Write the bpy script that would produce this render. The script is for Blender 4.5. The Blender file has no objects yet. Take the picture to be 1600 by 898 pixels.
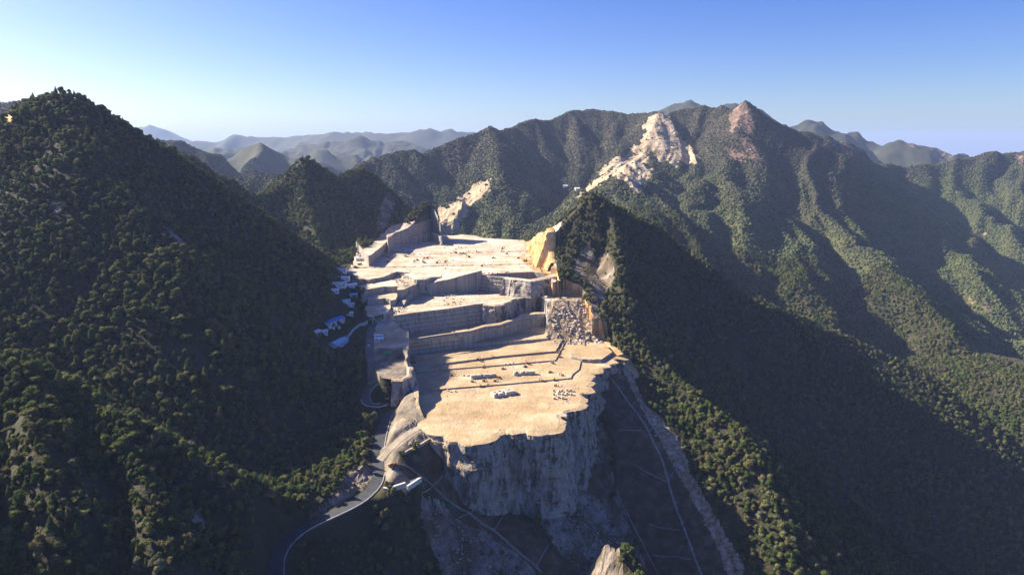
import bpy, bmesh, math, random
import numpy as np
from mathutils import Vector, Matrix

# ------------------------------------------------------------------ camera, sky, sun, exposure
S = bpy.context.scene
COL = S.collection
FPX, PITCH = 1062.0, math.radians(11.9)          # focal length in photo pixels (1600 wide), downward pitch
cam_d = bpy.data.cameras.new("camera")
cam_d.sensor_width = 36.0
cam_d.lens = FPX / 1600 * 36
cam_d.clip_start, cam_d.clip_end = 1.0, 90000.0
cam = bpy.data.objects.new("camera", cam_d)
COL.objects.link(cam)
cam.location = (0, 0, 0)
cam.rotation_euler = (math.radians(90) - PITCH, 0, 0)
S.camera = cam

SUN_AZ, SUN_EL = math.radians(-69), math.radians(31.5)   # azimuth clockwise from +Y (sun is left and ahead)
world = bpy.data.worlds.new("World")
S.world = world
world.use_nodes = True
wn = world.node_tree
sky = wn.nodes.new("ShaderNodeTexSky")
sky.sky_type = 'NISHITA'
sky.sun_disc = False
sky.sun_elevation, sky.sun_rotation = SUN_EL, SUN_AZ
sky.altitude = 900
sky.air_density, sky.dust_density, sky.ozone_density = 1.0, 2.2, 5.0
hs = wn.nodes.new("ShaderNodeHueSaturation")
hs.inputs['Saturation'].default_value = 1.28
hs.inputs['Hue'].default_value = 0.525
wn.links.new(sky.outputs[0], hs.inputs['Color'])
wn.links.new(hs.outputs[0], wn.nodes['Background'].inputs[0])
wn.nodes['Background'].inputs[1].default_value = 0.058

sun_d = bpy.data.lights.new("sun", 'SUN')
sun_d.energy = 5.0
sun_d.angle = math.radians(0.53)
sun_d.color = (1.0, 0.87, 0.70)
sun = bpy.data.objects.new("sun", sun_d)
COL.objects.link(sun)
TO_SUN = Vector((math.sin(SUN_AZ) * math.cos(SUN_EL), math.cos(SUN_AZ) * math.cos(SUN_EL), math.sin(SUN_EL)))
sun.rotation_euler = TO_SUN.to_track_quat('Z', 'Y').to_euler()

S.view_settings.view_transform = 'Standard'
S.view_settings.look = 'None'
S.view_settings.gamma = 1.0
S.view_settings.exposure = 1.6
S.cycles.use_denoising = True
S.cycles.max_bounces = 4
S.cycles.diffuse_bounces = 2
S.cycles.volume_bounces = 0
S.cycles.transparent_max_bounces = 4

# ------------------------------------------------------------------ helpers: projection
CP, SP = math.cos(PITCH), math.sin(PITCH)


def ratio(v):                                   # dz / dy of the sight line through photo row v
    yi = (v - 449) / FPX
    return (-SP - yi * CP) / (CP - yi * SP)


def P(u, v, Y):                                 # the point on the sight line at distance Y
    yi = (v - 449) / FPX
    t = Y / (CP - yi * SP)
    return ((u - 800) / FPX * t, Y, ratio(v) * Y)


def U(u, v, z):                                 # the point on the sight line at height z
    return P(u, v, z / ratio(v))


def to_px(x, y, z):
    d = y * CP - z * SP
    d = np.where(np.abs(d) < 1, 1, d)
    return 800 + FPX * x / d, 449 - FPX * (y * SP + z * CP) / d


# ------------------------------------------------------------------ helpers: noise
def _hash(ix, iy, seed):
    h = (ix.astype(np.int64) * 374761393 + iy.astype(np.int64) * 668265263 + seed * 974711) & 0xffffffff
    h = ((h ^ (h >> 13)) * 1274126177) & 0xffffffff
    return ((h ^ (h >> 16)) & 0xffff).astype(np.float64) / 65535.0


def vnoise(x, y, seed=0):
    x0, y0 = np.floor(x), np.floor(y)
    fx, fy = x - x0, y - y0
    fx = fx * fx * fx * (fx * (fx * 6 - 15) + 10)
    fy = fy * fy * fy * (fy * (fy * 6 - 15) + 10)
    a, b = _hash(x0, y0, seed), _hash(x0 + 1, y0, seed)
    c, d = _hash(x0, y0 + 1, seed), _hash(x0 + 1, y0 + 1, seed)
    return ((a * (1 - fx) + b * fx) * (1 - fy) + (c * (1 - fx) + d * fx) * fy) * 2 - 1


def fbm(x, y, seed=0, octv=4, gain=0.5):
    s, a, n = 0.0, 1.0, 0.0
    for k in range(octv):
        s = s + a * vnoise(x * 2 ** k + 13.7 * k, y * 2 ** k - 7.3 * k, seed + k)
        n += a
        a *= gain
    return s / n


def ridged(x, y, seed=0, octv=4, gain=0.5):     # 1 on sharp crests, 0 in gullies
    s, a, n = 0.0, 1.0, 0.0
    for k in range(octv):
        s = s + a * (1 - np.abs(vnoise(x * 2 ** k + 5.1 * k, y * 2 ** k + 3.3 * k, seed + k)))
        n += a
        a *= gain
    return s / n


def sstep(a, b, x):
    t = np.clip((x - a) / (b - a), 0, 1)
    return t * t * (3 - 2 * t)


def smax(a, b, k):
    h = np.clip(0.5 + 0.5 * (a - b) / k, 0, 1)
    return b * (1 - h) + a * h + k * h * (1 - h)


def inpoly(x, y, poly):
    r = np.zeros(x.shape, bool)
    n = len(poly)
    for i in range(n):
        x1, y1 = poly[i][0], poly[i][1]
        x2, y2 = poly[(i + 1) % n][0], poly[(i + 1) % n][1]
        if y1 == y2:
            continue
        c = ((y1 > y) != (y2 > y)) & (x < (x2 - x1) * (y - y1) / (y2 - y1) + x1)
        r ^= c
    return r


def ridge(x, y, pts, sl, sr, r=4.0, out=None):
    """height of a crest line (x, y, z) falling away at slope sl / sr to its left / right"""
    h = np.full(x.shape, -1e9) if out is None else out
    for i in range(len(pts) - 1):
        ax, ay, az = pts[i]
        bx, by, bz = pts[i + 1]
        dx, dy = bx - ax, by - ay
        L2 = dx * dx + dy * dy
        t = np.clip(((x - ax) * dx + (y - ay) * dy) / L2, 0, 1)
        qx, qy = x - (ax + t * dx), y - (ay + t * dy)
        d = np.sqrt(qx * qx + qy * qy)
        s = np.where(dx * qy - dy * qx > 0, sl, sr)
        h = np.maximum(h, az + t * (bz - az) - s * (np.sqrt(d * d + r * r) - r))
    return h


def polydist(x, y, pts):
    """distance to a polyline and the interpolated third coordinate at the nearest point"""
    best = np.full(x.shape, 1e9)
    zz = np.zeros(x.shape)
    for i in range(len(pts) - 1):
        ax, ay, az = pts[i]
        bx, by, bz = pts[i + 1]
        dx, dy = bx - ax, by - ay
        t = np.clip(((x - ax) * dx + (y - ay) * dy) / (dx * dx + dy * dy), 0, 1)
        d = np.hypot(x - (ax + t * dx), y - (ay + t * dy))
        m = d < best
        best = np.where(m, d, best)
        zz = np.where(m, az + t * (bz - az), zz)
    return best, zz


# ------------------------------------------------------------------ terrain: near ridges and valley floor
RIDGES = []


def add_ridge(pix, sl, sr, r=4.0, canopy=6.5):
    RIDGES.append(([(q[0], q[1], q[2] - canopy) for q in (P(*p) for p in pix)], sl, sr, r))   # the outline seen is the tree tops


# great hill on the left, and its spur falling to the quarry
add_ridge([(-500, 120, 1050), (-150, 165, 970), (0, 182, 920), (40, 158, 885), (75, 146, 860), (100, 143, 850), (125, 147, 850), (150, 160, 850),
           (200, 192, 850), (250, 238, 850), (300, 290, 845), (400, 365, 840), (470, 425, 835), (520, 478, 832)], 0.8, 0.82)
add_ridge([(103, 144, 850), (135, 195, 812), (165, 245, 775), (210, 320, 718), (262, 385, 672)], 0.85, 0.75, 25)
add_ridge([(40, 160, 880), (15, 260, 780), (-10, 380, 660), (-80, 470, 560)], 0.8, 0.8)
RIDGES.append(([(-640, 640, -75), (-560, 540, -62), (-505, 483, -50), (-500, 450, -42), (-502, 399, -24), (-500, 340, -16), (-470, 280, -20), (-430, 220, -50)], 1.7, 0.7, 4.0))  # added ridge out of view, crest shaped to shade the small near spurs
# small spurs bottom left
add_ridge([(-200, 470, 480), (-60, 512, 450), (0, 543, 440), (40, 560, 434), (70, 583, 430), (130, 628, 422), (200, 655, 415), (290, 698, 408), (345, 738, 402), (362, 775, 398)], 0.95, 1.0, 2.5)
add_ridge([(185, 652, 412), (212, 720, 378), (226, 790, 340), (240, 850, 315), (255, 910, 296), (270, 990, 270)], 1.0, 1.05, 2.5)
add_ridge([(62, 583, 428), (42, 640, 388), (58, 700, 352), (90, 770, 325)], 0.9, 1.0, 2.5)
# ridge with two wooded knolls behind the left hill
add_ridge([(150, 235, 1180), (230, 228, 1180), (270, 232, 1180), (300, 242, 1190), (350, 272, 1220), (400, 304, 1250), (430, 290, 1290), (452, 267, 1325),
           (475, 243, 1350), (500, 254, 1375)], 0.9, 1.05)
add_ridge([(500, 254, 1375), (520, 272, 1395), (545, 264, 1410), (572, 264, 1425), (592, 294, 1425), (606, 312, 1415), (616, 332, 1400), (640, 344, 1360), (683, 351, 1290)], 0.9, 0.95)
add_ridge([(477, 243, 1350), (472, 300, 1270), (488, 350, 1170), (508, 395, 1070), (526, 432, 965)], 0.8, 0.9, 3)
add_ridge([(300, 242, 1190), (345, 300, 1120), (405, 352, 1030)], 0.8, 0.8, 3)
# rocky peak right of the quarry and its wooded crest coming towards us
R1 = [(900, 322, 1025), (912, 301, 1018), (926, 293, 1010), (953, 311, 1000), (962, 358, 965), (969, 414, 915), (972, 447, 880), (976, 480, 845),
      (986, 520, 802), (1010, 548, 775), (1050, 588, 735), (1098, 625, 690), (1151, 667, 640), (1182, 705, 610), (1218, 790, 555), (1245, 888, 510), (1262, 970, 478)]
add_ridge(R1[:5], 1.5, 2.2, 3)
add_ridge(R1[4:7], 1.3, 1.6, 3)
add_ridge([(925, 300, 1010), (904, 322, 1005), (889, 352, 1000)], 1.6, 2.4, 3)
add_ridge(R1[6:9], 0.8, 1.1, 3)
add_ridge(R1[8:], 0.85, 0.62, 3)
# long spur right of the peak
R2 = [(926, 300, 1012), (965, 322, 1030), (1000, 338, 1045), (1030, 350, 1055), (1042, 368, 1060), (1055, 388, 1065), (1090, 402, 1070), (1130, 433, 1070), (1180, 471, 1070), (1210, 478, 1070),
      (1245, 490, 1070), (1290, 510, 1070), (1330, 524, 1065), (1400, 556, 1040), (1450, 582, 1015), (1530, 640, 970), (1600, 702, 930), (1750, 800, 860)]
add_ridge(R2[:4], 0.9, 1.7, 4)
add_ridge(R2[3:7], 0.9, 1.5, 4)
add_ridge(R2[6:13], 0.9, 0.9, 4)
add_ridge(R2[12:], 0.9, 0.72, 4)
# earth hump closing the top bench on the right
add_ridge([(815, 379, 1270), (842, 376, 1200), (858, 366, 1150), (873, 351, 1100)], 0.8, 0.6, 6, 0)
# rock knoll in the gully under the cliff
add_ridge([(952, 845, 474), (962, 843, 470), (978, 862, 462), (1000, 892, 452)], 2.0, 2.2, 2.5, 1.0)

BASE = [U(*p) for p in [
    (590, 750, -255), (600, 660, -247), (625, 625, -242), (560, 780, -258), (500, 812, -262), (450, 845, -266), (432, 898, -269),
    (622, 575, -220), (578, 608, -236), (575, 640, -242), (580, 540, -215), (606, 490, -203), (600, 440, -188), (560, 430, -184),
    (650, 700, -247), (640, 745, -255), (625, 772, -256), (677, 686, -246), (540, 700, -257), (480, 720, -264), (520, 640, -250), (525, 560, -222),
    (500, 500, -207), (530, 455, -190), (560, 400, -176), (600, 385, -177), (545, 540, -217), (420, 790, -255), (560, 660, -246), (640, 612, -229), (632, 642, -238), (650, 640, -236)]]
BASE += [P(*p) for p in [
    (712, 712, 551), (760, 752, 550), (800, 777, 552), (830, 797, 548), (858, 770, 563), (865, 812, 530), (900, 785, 565), (945, 789, 580),
    (966, 720, 625), (957, 640, 680), (932, 600, 708), (980, 870, 545), (1010, 898, 540), (900, 890, 502), (861, 850, 507), (850, 898, 477),
    (1014, 673, 652), (1045, 750, 608), (1067, 820, 575), (1096, 898, 545), (1040, 898, 541), (1140, 885, 530), (1062, 690, 648), (1110, 790, 582),
    (985, 600, 725), (945, 575, 728),
    (560, 850, 445), (560, 898, 430), (650, 850, 472), (700, 898, 462), (780, 898, 470), (662, 792, 487), (692, 792, 504), (755, 830, 500), (480, 898, 405), (700, 840, 482),
    (1400, 898, 790), (1500, 898, 850), (1400, 800, 885), (1300, 700, 920), (1100, 550, 960), (1050, 470, 985), (1200, 620, 945), (1300, 898, 690), (1560, 830, 920)]]
BASE += [(0, 200, -345), (150, 250, -400), (300, 350, -440), (-170, 200, -250), (-400, 250, -230), (350, 450, -500), (500, 430, -540), (700, 560, -560), (-95, 380, -310), (-108, 280, -305),
         (30, 300, -345), (100, 400, -390), (-60, 340, -310), (-700, 300, -240), (-600, 520, -230), (-350, 560, -235), (-260, 620, -240),
         (60, 1420, -240), (-60, 1440, -230), (150, 1450, -300), (0, 1650, -420), (-250, 1550, -330), (200, 1250, -270), (-700, 1300, -300), (-450, 980, -230),
         (500, 1250, -380), (900, 1000, -420), (900, 1500, -470), (-900, 1650, -420), (400, 1650, -470), (900, 500, -420)]
BASE = np.array(BASE)


def tps_fit(p):
    n = len(p)
    d2 = ((p[:, None, :2] - p[None, :, :2]) ** 2).sum(2) / 1e4
    K = np.where(d2 > 0, d2 * np.log(d2 + 1e-12) * 0.5, 0) + np.eye(n) * 0.01
    A = np.zeros((n + 3, n + 3))
    A[:n, :n] = K
    A[:n, n] = 1
    A[:n, n + 1:] = p[:, :2] / 100
    A[n:, :n] = A[:n, n:].T
    return np.linalg.solve(A, np.r_[p[:, 2], 0, 0, 0])


BW = tps_fit(BASE)


def base_floor(x, y):
    h = BW[-3] + BW[-2] * x / 100 + BW[-1] * y / 100
    for w, (px, py, _) in zip(BW, BASE):
        d2 = ((x - px) ** 2 + (y - py) ** 2) / 1e4 + 1e-9
        h = h + w * d2 * np.log(d2) * 0.5
    return h


ROAD = [U(*p) for p in [(425, 960, -272), (428, 925, -271), (431, 898, -269), (433, 873, -268), (445, 850, -266.5), (470, 828, -264.5), (500, 812, -262), (535, 796, -260),
                        (565, 779, -258), (586, 757, -256), (591, 735, -254), (590, 710, -252), (595, 680, -249), (604, 650, -246), (614, 632, -243)]]
ROAD_UP = [U(*p) for p in [(614, 632, -243), (604, 630, -241.5), (590, 634, -240), (577, 632, -238), (571, 624, -236.5), (573, 611, -234), (583, 601, -231), (598, 594, -227), (612, 589, -223), (624, 580, -220.5)]]
ROAD_TOP = [U(*p) for p in [(624, 580, -220.5), (605, 574, -220), (588, 572, -219), (578, 560, -217.5), (578, 540, -214.5), (579, 520, -210.5), (584, 505, -206.5), (598, 492, -203), (612, 478, -199), (624, 465, -195), (632, 455, -191)]]
RAMP = [U(*p) for p in [(590, 722, -253.5), (604, 706, -250), (622, 689, -246), (645, 673, -242.5), (678, 660, -240)]]


def smooth(line, step=2.5):
    """Catmull-Rom through the points, resampled evenly"""
    p = [np.array(q, float) for q in line]
    p = [2 * p[0] - p[1]] + p + [2 * p[-1] - p[-2]]
    out = []
    for i in range(1, len(p) - 2):
        a, b_, c, d = p[i - 1:i + 3]
        n = max(1, int(np.linalg.norm(c - b_) / step))
        for k in range(n):
            t = k / n
            out.append(tuple(0.5 * (2 * b_ + (c - a) * t + (2 * a - 5 * b_ + 4 * c - d) * t * t + (3 * b_ - a - 3 * c + d) * t ** 3)))
    out.append(tuple(p[-2]))
    return out


ROAD, ROAD_UP, ROAD_TOP, RAMP = smooth(ROAD, 5), smooth(ROAD_UP, 4), smooth(ROAD_TOP, 6), smooth(RAMP, 6)


# ------------------------------------------------------------------ quarry levels
Z1, Z2, Z3, Z4 = -240.0, -218.0, -200.0, -178.0


def upoly(pix, z):
    return [U(u, v, z)[:2] for u, v in pix]


PIT1 = upoly([(655, 640), (661, 652), (674, 660), (689, 669), (700, 672), (736, 679), (752, 679), (772, 667), (789, 666), (858, 664), (861, 645), (876, 640), (890, 634),
              (898, 616), (908, 607), (907, 594), (914, 582), (927, 574), (938, 567), (962, 556), (975, 552), (952, 530), (920, 532), (866, 537), (800, 548), (725, 558), (700, 560), (650, 562)], Z1)
CREST2 = [(634, 528), (687, 520), (735, 513.5), (757, 507), (781, 504.5), (800, 499), (816, 492.5), (848, 488.5), (861, 486)]
EDGE3 = [(615, 492.5), (647, 488), (700, 482), (743, 475), (757, 474), (771, 475), (788, 472), (803, 465.5), (822, 464), (841, 458), (858, 461), (878, 461), (907, 464)]
PIT3 = upoly(EDGE3[:11] + [(873, 462), (869, 453), (831, 448), (780, 451), (721, 457), (655, 461), (640, 470), (628, 482)], Z3)
TRENCH = upoly([(612, 494)] + [(u, v - 1) for u, v in EDGE3[1:11]] + [(872, 470)], Z3) + upoly([(876, 492)] + [(u, v + 4) for u, v in CREST2[::-1]], Z2)
LEDGE_A = upoly(CREST2, Z2) + upoly([(u, v + 3.0) for u, v in CREST2[::-1]], Z2)
LEDGE_B = upoly([(u, v + 2.0) for u, v in CREST2], Z2) + upoly([(u, v + 6.5) for u, v in CREST2[::-1]], Z2 - 4)
LEDGE_C = upoly([(u, v + 5.0) for u, v in CREST2], Z2 - 4) + upoly([(862, 527), (800, 536), (735, 546), (690, 553), (645, 558)], Z2 - 15)
PIT4 = upoly([(556, 434), (546, 422), (556, 402), (566, 394), (580, 393), (598, 391), (636, 384), (670, 379), (683, 369), (700, 369.5), (708, 370), (721, 368), (744, 370), (755, 373.5),
              (818, 377), (828, 383), (838, 392), (850, 402), (862, 412), (866, 426), (850, 432), (820, 436), (790, 433), (765, 431), (735, 427), (729, 425.5), (687, 430), (655, 434), (640, 426), (620, 424), (600, 432), (575, 437)], Z4)
TIER1 = upoly([(556, 391), (580, 393), (598, 391), (636, 384), (670, 379), (682, 369)], Z4) + upoly([(690, 352), (667, 344), (609, 352), (596, 364), (575, 378)], -140)
TIER2 = upoly([(604, 377), (620, 373.5), (636, 369.5), (660, 365), (681, 360)], -161.5) + upoly([(690, 348), (672, 341), (640, 344), (618, 351), (606, 360)], -138)
SLAB = upoly([(889, 549), (900, 541), (946, 537), (951, 543), (956, 550), (938, 562), (910, 561), (893, 557)], -236.5)
TALUS = upoly([(855, 540), (920, 534), (955, 530)], Z1) + upoly([(928, 482), (910, 462), (880, 461), (866, 464)], Z3) + upoly([(851, 486)], Z2)
PLATFORM = upoly([(588, 568), (600, 564), (618, 560), (628, 557), (633, 562), (637, 575), (637, 586), (628, 592), (612, 592), (598, 590), (586, 580)], -219.5)
STEP_A = upoly([(640, 571), (707, 565.5), (780, 556), (868, 548), (880, 528), (760, 548), (640, 562)], -235.6)
STEP_B = upoly([(640, 583), (700, 576), (780, 570), (868, 562), (885, 530), (640, 556)], -237.6)
STEP_C = upoly([(640, 614), (696, 606.5), (780, 600), (892, 590), (895, 584), (905, 576), (915, 530), (640, 550)], -238.8)
# terraces in the upper left corner of the quarry
TER = [(upoly([(560, 446), (598, 440), (640, 432), (650, 444), (630, 452), (590, 456), (566, 458)], -183), -183),
       (upoly([(571, 462), (600, 457), (622, 457), (618, 468), (575, 472)], -191), -191),
       (upoly([(572, 478), (600, 474), (612, 476), (604, 490), (580, 496), (568, 492)], -198), -198)]


def terrain(x, y, snap=False):
    """ground height of the near terrain; with snap the grid itself is shifted on to quarry rims"""
    h = np.full(x.shape, -1e9)
    for pts, sl, sr, r in RIDGES:
        h = ridge(x, y, pts, sl, sr, r, h)
    b = base_floor(x, y)
    crest = h
    h = smax(h, b, 12.0)
    d_pit = np.hypot((x + 40) / 200.0, (y - 840) / 500.0)
    wild = sstep(0.7, 1.1, d_pit)
    rough = ridged(x / 95, y / 95, 3) - 0.62
    h = h + wild * (16 * rough + 3.0 * fbm(x / 30, y / 30, 9)) * sstep(-10, 45, 20 + np.abs(crest - h)) * 0.8
    h = h + 0.9 * fbm(x / 9, y / 9, 21, 3)
    behind = y > 1290
    if behind.any():
        h[behind] = np.maximum(h[behind], far_terrain(x[behind], y[behind]))
    # cliffs under the lowest bench: flutes and ledges on the natural rock
    cl = (y > 400) & (y < 700) & (x > -140) & (x < 200)
    if cl.any():
        xs, ys = x[cl], y[cl]
        rz_ = near_zones(xs, ys, h[cl]) == ZONES.index('rock')
        blk = np.floor(3 * vnoise(xs / 11 + 0.5 * vnoise(xs / 6, ys / 6, 61), ys / 13, 62)) / 3
        h[cl] += rz_ * (9 * (ridged(xs / 24 + ys / 80, ys / 40, 51, 4, 0.6) - 0.62) + 4.5 * blk + 2.0 * fbm(xs / 4, ys / 4, 57, 3))
    # roads
    for line, half, fade in ((ROAD, 5.5, 7), (RAMP, 4.5, 6), (ROAD_TOP, 5.0, 6), (ROAD_UP, 4.5, 4)):
        d, z = polydist(x, y, line)
        k = sstep(half, half + fade, d)
        h = z * (1 - k) + h * k
        if line is ROAD:                        # the bank falls away steeply on the open side of the road
            q = np.array(line)
            near_ = d < 75
            sd = np.zeros(x.shape)
            if near_.any():
                xs, ys = x[near_], y[near_]
                j = np.argmin((xs[:, None] - q[None, :, 0]) ** 2 + (ys[:, None] - q[None, :, 1]) ** 2, 1)
                j0, j1 = np.maximum(j - 1, 0), np.minimum(j + 1, len(q) - 1)
                sd[near_] = (q[j1, 0] - q[j0, 0]) * (ys - q[j, 1]) - (q[j1, 1] - q[j0, 1]) * (xs - q[j, 0])
            open_ = (sd < 0) & near_ & (y < 462)
            h = np.where(open_, np.minimum(h, z + 0.3 - 0.95 * np.maximum(0, d - 6.5)), h)
    # quarry floors cut into it; saw-cut edges are straight, broken edges ragged
    n1 = fbm(x / 7, y / 7, 31, 3)

    def cut(poly, z, a=0.5, m=None, f=0.0):
        """lower or raise the ground inside the outline to z; on the grid the rim is snapped to the outline so walls are clean"""
        nonlocal h
        ring = []
        for i in range(len(poly)):
            p0, p1 = np.array(poly[i]), np.array(poly[(i + 1) % len(poly)])
            n = max(1, int(np.hypot(*(p1 - p0)) / 2.0))
            for k in range(n):
                ring.append(p0 + (p1 - p0) * k / n)
        ring = np.array(ring)
        rx, ry = ring[:, 0], ring[:, 1]
        rag = np.ones(len(ring)) if m is None else m(rx, ry).astype(float)
        dx = a * fbm(rx / 8, ry / 8, 31, 3) + f * rag * (ridged(rx / 14, ry / 14, 33, 3) - 0.62)
        dy = a * fbm(rx / 8 + 40, ry / 8, 32, 3) + f * rag * (ridged(rx / 14 + 9, ry / 14, 34, 3) - 0.62)
        ring = ring + np.stack([dx, dy], 1)
        box = (x > ring[:, 0].min() - 4) & (x < ring[:, 0].max() + 4) & (y > ring[:, 1].min() - 4) & (y < ring[:, 1].max() + 4)
        if not box.any():
            return
        ins = np.zeros(x.shape, bool)
        ins[box] = inpoly(x[box], y[box], ring)
        if snap and x.ndim == 2:
            out = ~ins
            edge_in, edge_out = np.zeros_like(ins), np.zeros_like(ins)
            for sy, sx in ((1, 0), (-1, 0), (0, 1), (0, -1), (1, 1), (1, -1), (-1, 1), (-1, -1)):
                edge_in |= ins & np.roll(out, (sy, sx), (0, 1))
                edge_out |= out & np.roll(ins, (sy, sx), (0, 1))
            nxt = np.roll(ring, -1, 0)
            for sel, off in ((edge_in, 0.0), (edge_out, 0.22)):
                q = np.stack([x[sel], y[sel]], 1)
                best, bp = np.full(len(q), 1e9), q.copy()
                for p0, p1 in zip(ring, nxt):
                    e = p1 - p0
                    t = np.clip(((q - p0) @ e) / (e @ e + 1e-9), 0, 1)
                    c = p0 + t[:, None] * e
                    d = ((q - c) ** 2).sum(1)
                    k = d < best
                    best[k], bp[k] = d[k], c[k]
                if off:
                    w = q - bp
                    bp = bp + off * w / (np.linalg.norm(w, axis=1)[:, None] + 1e-6)
                x[sel], y[sel] = bp[:, 0], bp[:, 1]
        h = np.where(ins, z, h)

    lump = 0.22 * n1
    for poly, z in TER:
        cut(poly, z + lump, 1.5)
    cut(PIT4, Z4 + lump + 1.2 * (y > 1010 + 0.12 * x) + 1.0 * (y > 1130 + 0.2 * x), 1.2)
    cut(TIER1, -161.5 + lump, 0.8)
    cut(TIER2, -151 + 13 * sstep(-215, -145, x) + 0.45 * np.clip(y - 1215 - (x + 170) * 0.25, 0, 60) + 1.5 * n1, 1.5)
    cut(TRENCH, -225 + lump)
    cut(PIT3, Z3 + lump, 0.5)
    cut(LEDGE_C, Z2 - 16 + lump, 0.4)
    cut(LEDGE_B, Z2 - 4.5 + lump, 0.4)
    cut(LEDGE_A, Z2 + lump + 2.5 * sstep(-40, 40, x) * sstep(60, 20, x), 1.0)
    cut(PIT1, Z1 + lump, 0.5)
    cut(TALUS, np.clip(-240 + (y - 813) * 0.85, -240, -199) + 5 * lump, 1.0, None, 12.0)
    cut(STEP_C, -238.8 + lump, 0.5)
    cut(STEP_B, -237.6 + lump, 0.5)
    cut(STEP_A, -235.6 + lump, 0.5)
    cut(SLAB, -236.5 + 0.4 * lump, 1.0)
    cut(PLATFORM, -219.5 + lump, 2.0)
    return h


ZONES = ['forest', 'quarry', 'soil', 'planted', 'rock', 'scree', 'orange']
ZPOLY = [   # zone, Y range, photo outline projected on to the ground that is seen there
    ('rock', 380, 620, [(655, 772), (689, 784), (712, 812), (755, 830), (798, 858), (832, 887), (850, 930), (880, 990), (700, 990), (690, 898), (668, 850), (655, 810)]),
    ('rock', 380, 640, [(830, 797), (858, 760), (900, 765), (945, 785), (968, 770), (985, 830), (1015, 898), (1030, 990), (900, 990), (905, 898), (861, 850)]),
    ('rock', 380, 640, [(478, 812), (520, 772), (545, 735), (575, 722), (582, 745), (560, 768), (530, 788), (500, 806)]),
    ('quarry', 480, 1400, [(545, 422), (556, 396), (577, 384), (598, 364), (609, 353), (667, 344), (684, 349), (700, 366), (744, 366), (820, 374), (850, 358), (876, 347), (871, 370), (868, 400), (868, 440), (886, 450),
                           (908, 458), (920, 485), (938, 525), (962, 548), (985, 575), (940, 568), (915, 583), (909, 610), (935, 640), (953, 690), (960, 755), (946, 789), (900, 775), (858, 765), (830, 797), (800, 777), (760, 753),
                           (712, 713), (677, 686), (655, 655), (640, 600), (640, 570), (630, 556), (600, 566), (586, 570), (582, 540), (585, 505), (600, 490), (575, 498), (562, 470), (570, 455), (550, 440)]),
    ('scree', 770, 930, [(858, 490), (870, 466), (882, 460), (912, 462), (930, 484), (952, 528), (925, 532), (860, 538)]),
    ('rock', 500, 800, [(898, 622), (925, 606), (938, 640), (953, 690), (960, 755), (946, 789), (900, 775), (880, 720)]),
    ('soil', 560, 800, [(572, 545), (640, 545), (640, 602), (574, 606)]),
    ('soil', 480, 800, [(637, 585), (645, 620), (655, 652), (677, 684), (640, 702), (620, 716), (622, 735), (640, 752), (634, 780), (600, 764), (588, 750), (594, 700), (606, 655), (622, 632), (606, 600), (585, 600), (572, 620), (590, 590), (610, 588)]),
    ('orange', 1010, 1300, [(878, 347), (862, 352), (838, 376), (806, 376), (826, 382), (830, 395), (855, 398), (868, 390), (870, 370)]),
    ('orange', 800, 1300, [(812, 405), (840, 396), (866, 402), (868, 426), (850, 430), (835, 424)]),
    ('orange', 700, 1000, [(838, 458), (850, 449), (880, 449), (912, 455), (908, 465), (870, 462), (858, 486), (848, 480), (870, 468)]),
    ('orange', 500, 900, [(908, 470), (920, 475), (942, 528), (985, 560), (1000, 590), (985, 592), (960, 558), (930, 530)]),
    ('scree', 400, 900, [(962, 555), (985, 577), (1004, 628), (1030, 648), (1064, 695), (1078, 735), (1107, 790), (1134, 836), (1160, 882), (1165, 930), (1150, 930), (1120, 860), (1090, 800), (1056, 740), (1036, 700), (1008, 655), (985, 610)]),
    ('planted', 380, 800, [(677, 686), (712, 713), (760, 753), (800, 777), (827, 796), (861, 850), (900, 888), (940, 960), (900, 960), (832, 887), (798, 858), (755, 830), (712, 812), (689, 784), (663, 769), (640, 754), (624, 738), (620, 722)]),
    ('planted', 400, 900, [(905, 590), (914, 583), (938, 569), (962, 560), (985, 605), (1008, 652), (1036, 697), (1056, 737), (1090, 798), (1120, 858), (1150, 930), (1160, 1000), (1040, 1000), (1010, 890), (978, 800), (962, 770), (962, 700), (950, 650), (925, 610)]),
    ('rock', 820, 1030, [(895, 424), (905, 398), (916, 384), (927, 398), (929, 414), (938, 402), (948, 398), (958, 412), (962, 440), (950, 452), (942, 474), (938, 498), (926, 486), (922, 455), (910, 440)]),
    ('rock', 700, 860, [(228, 300), (250, 345), (240, 340)]), ('rock', 600, 860, [(246, 348), (262, 352), (290, 385), (275, 385)]), ('rock', 600, 900, [(72, 318), (92, 312), (98, 330), (78, 336)]),
    ('rock', 1100, 1460, [(586, 350), (596, 318), (606, 300), (618, 320), (610, 345), (600, 358), (586, 366)]),
    ('forest', 425, 495, [(966, 844), (985, 858), (1008, 890), (1004, 940), (978, 940)]),
    ('orange', 800, 1000, [(5, 176), (22, 179), (24, 193), (46, 202), (44, 207), (15, 202), (3, 195)]),
    ('rock', 330, 420, [(296, 800), (310, 790), (316, 825), (298, 835)]),
]


def near_zones(x, y, z):
    u, v = to_px(x, y, z)
    n = 2.5 * fbm(x / 6, y / 6, 71, 3)
    m = 2.5 * fbm(x / 6 + 31, y / 6, 72, 3)
    c = np.zeros(x.shape, np.int32)
    for name, y0, y1, poly in ZPOLY:
        p = inpoly(u + n, v + m, poly) & (y > y0) & (y < y1)
        c[p] = ZONES.index(name)
    return c


# ------------------------------------------------------------------ terrain: the range behind, and far ranges
FAR = []


def add_far(pix, sl, sr, r=12.0, gully=1.0):
    FAR.append(([P(*p) for p in pix], sl, sr, r, gully))


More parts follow.
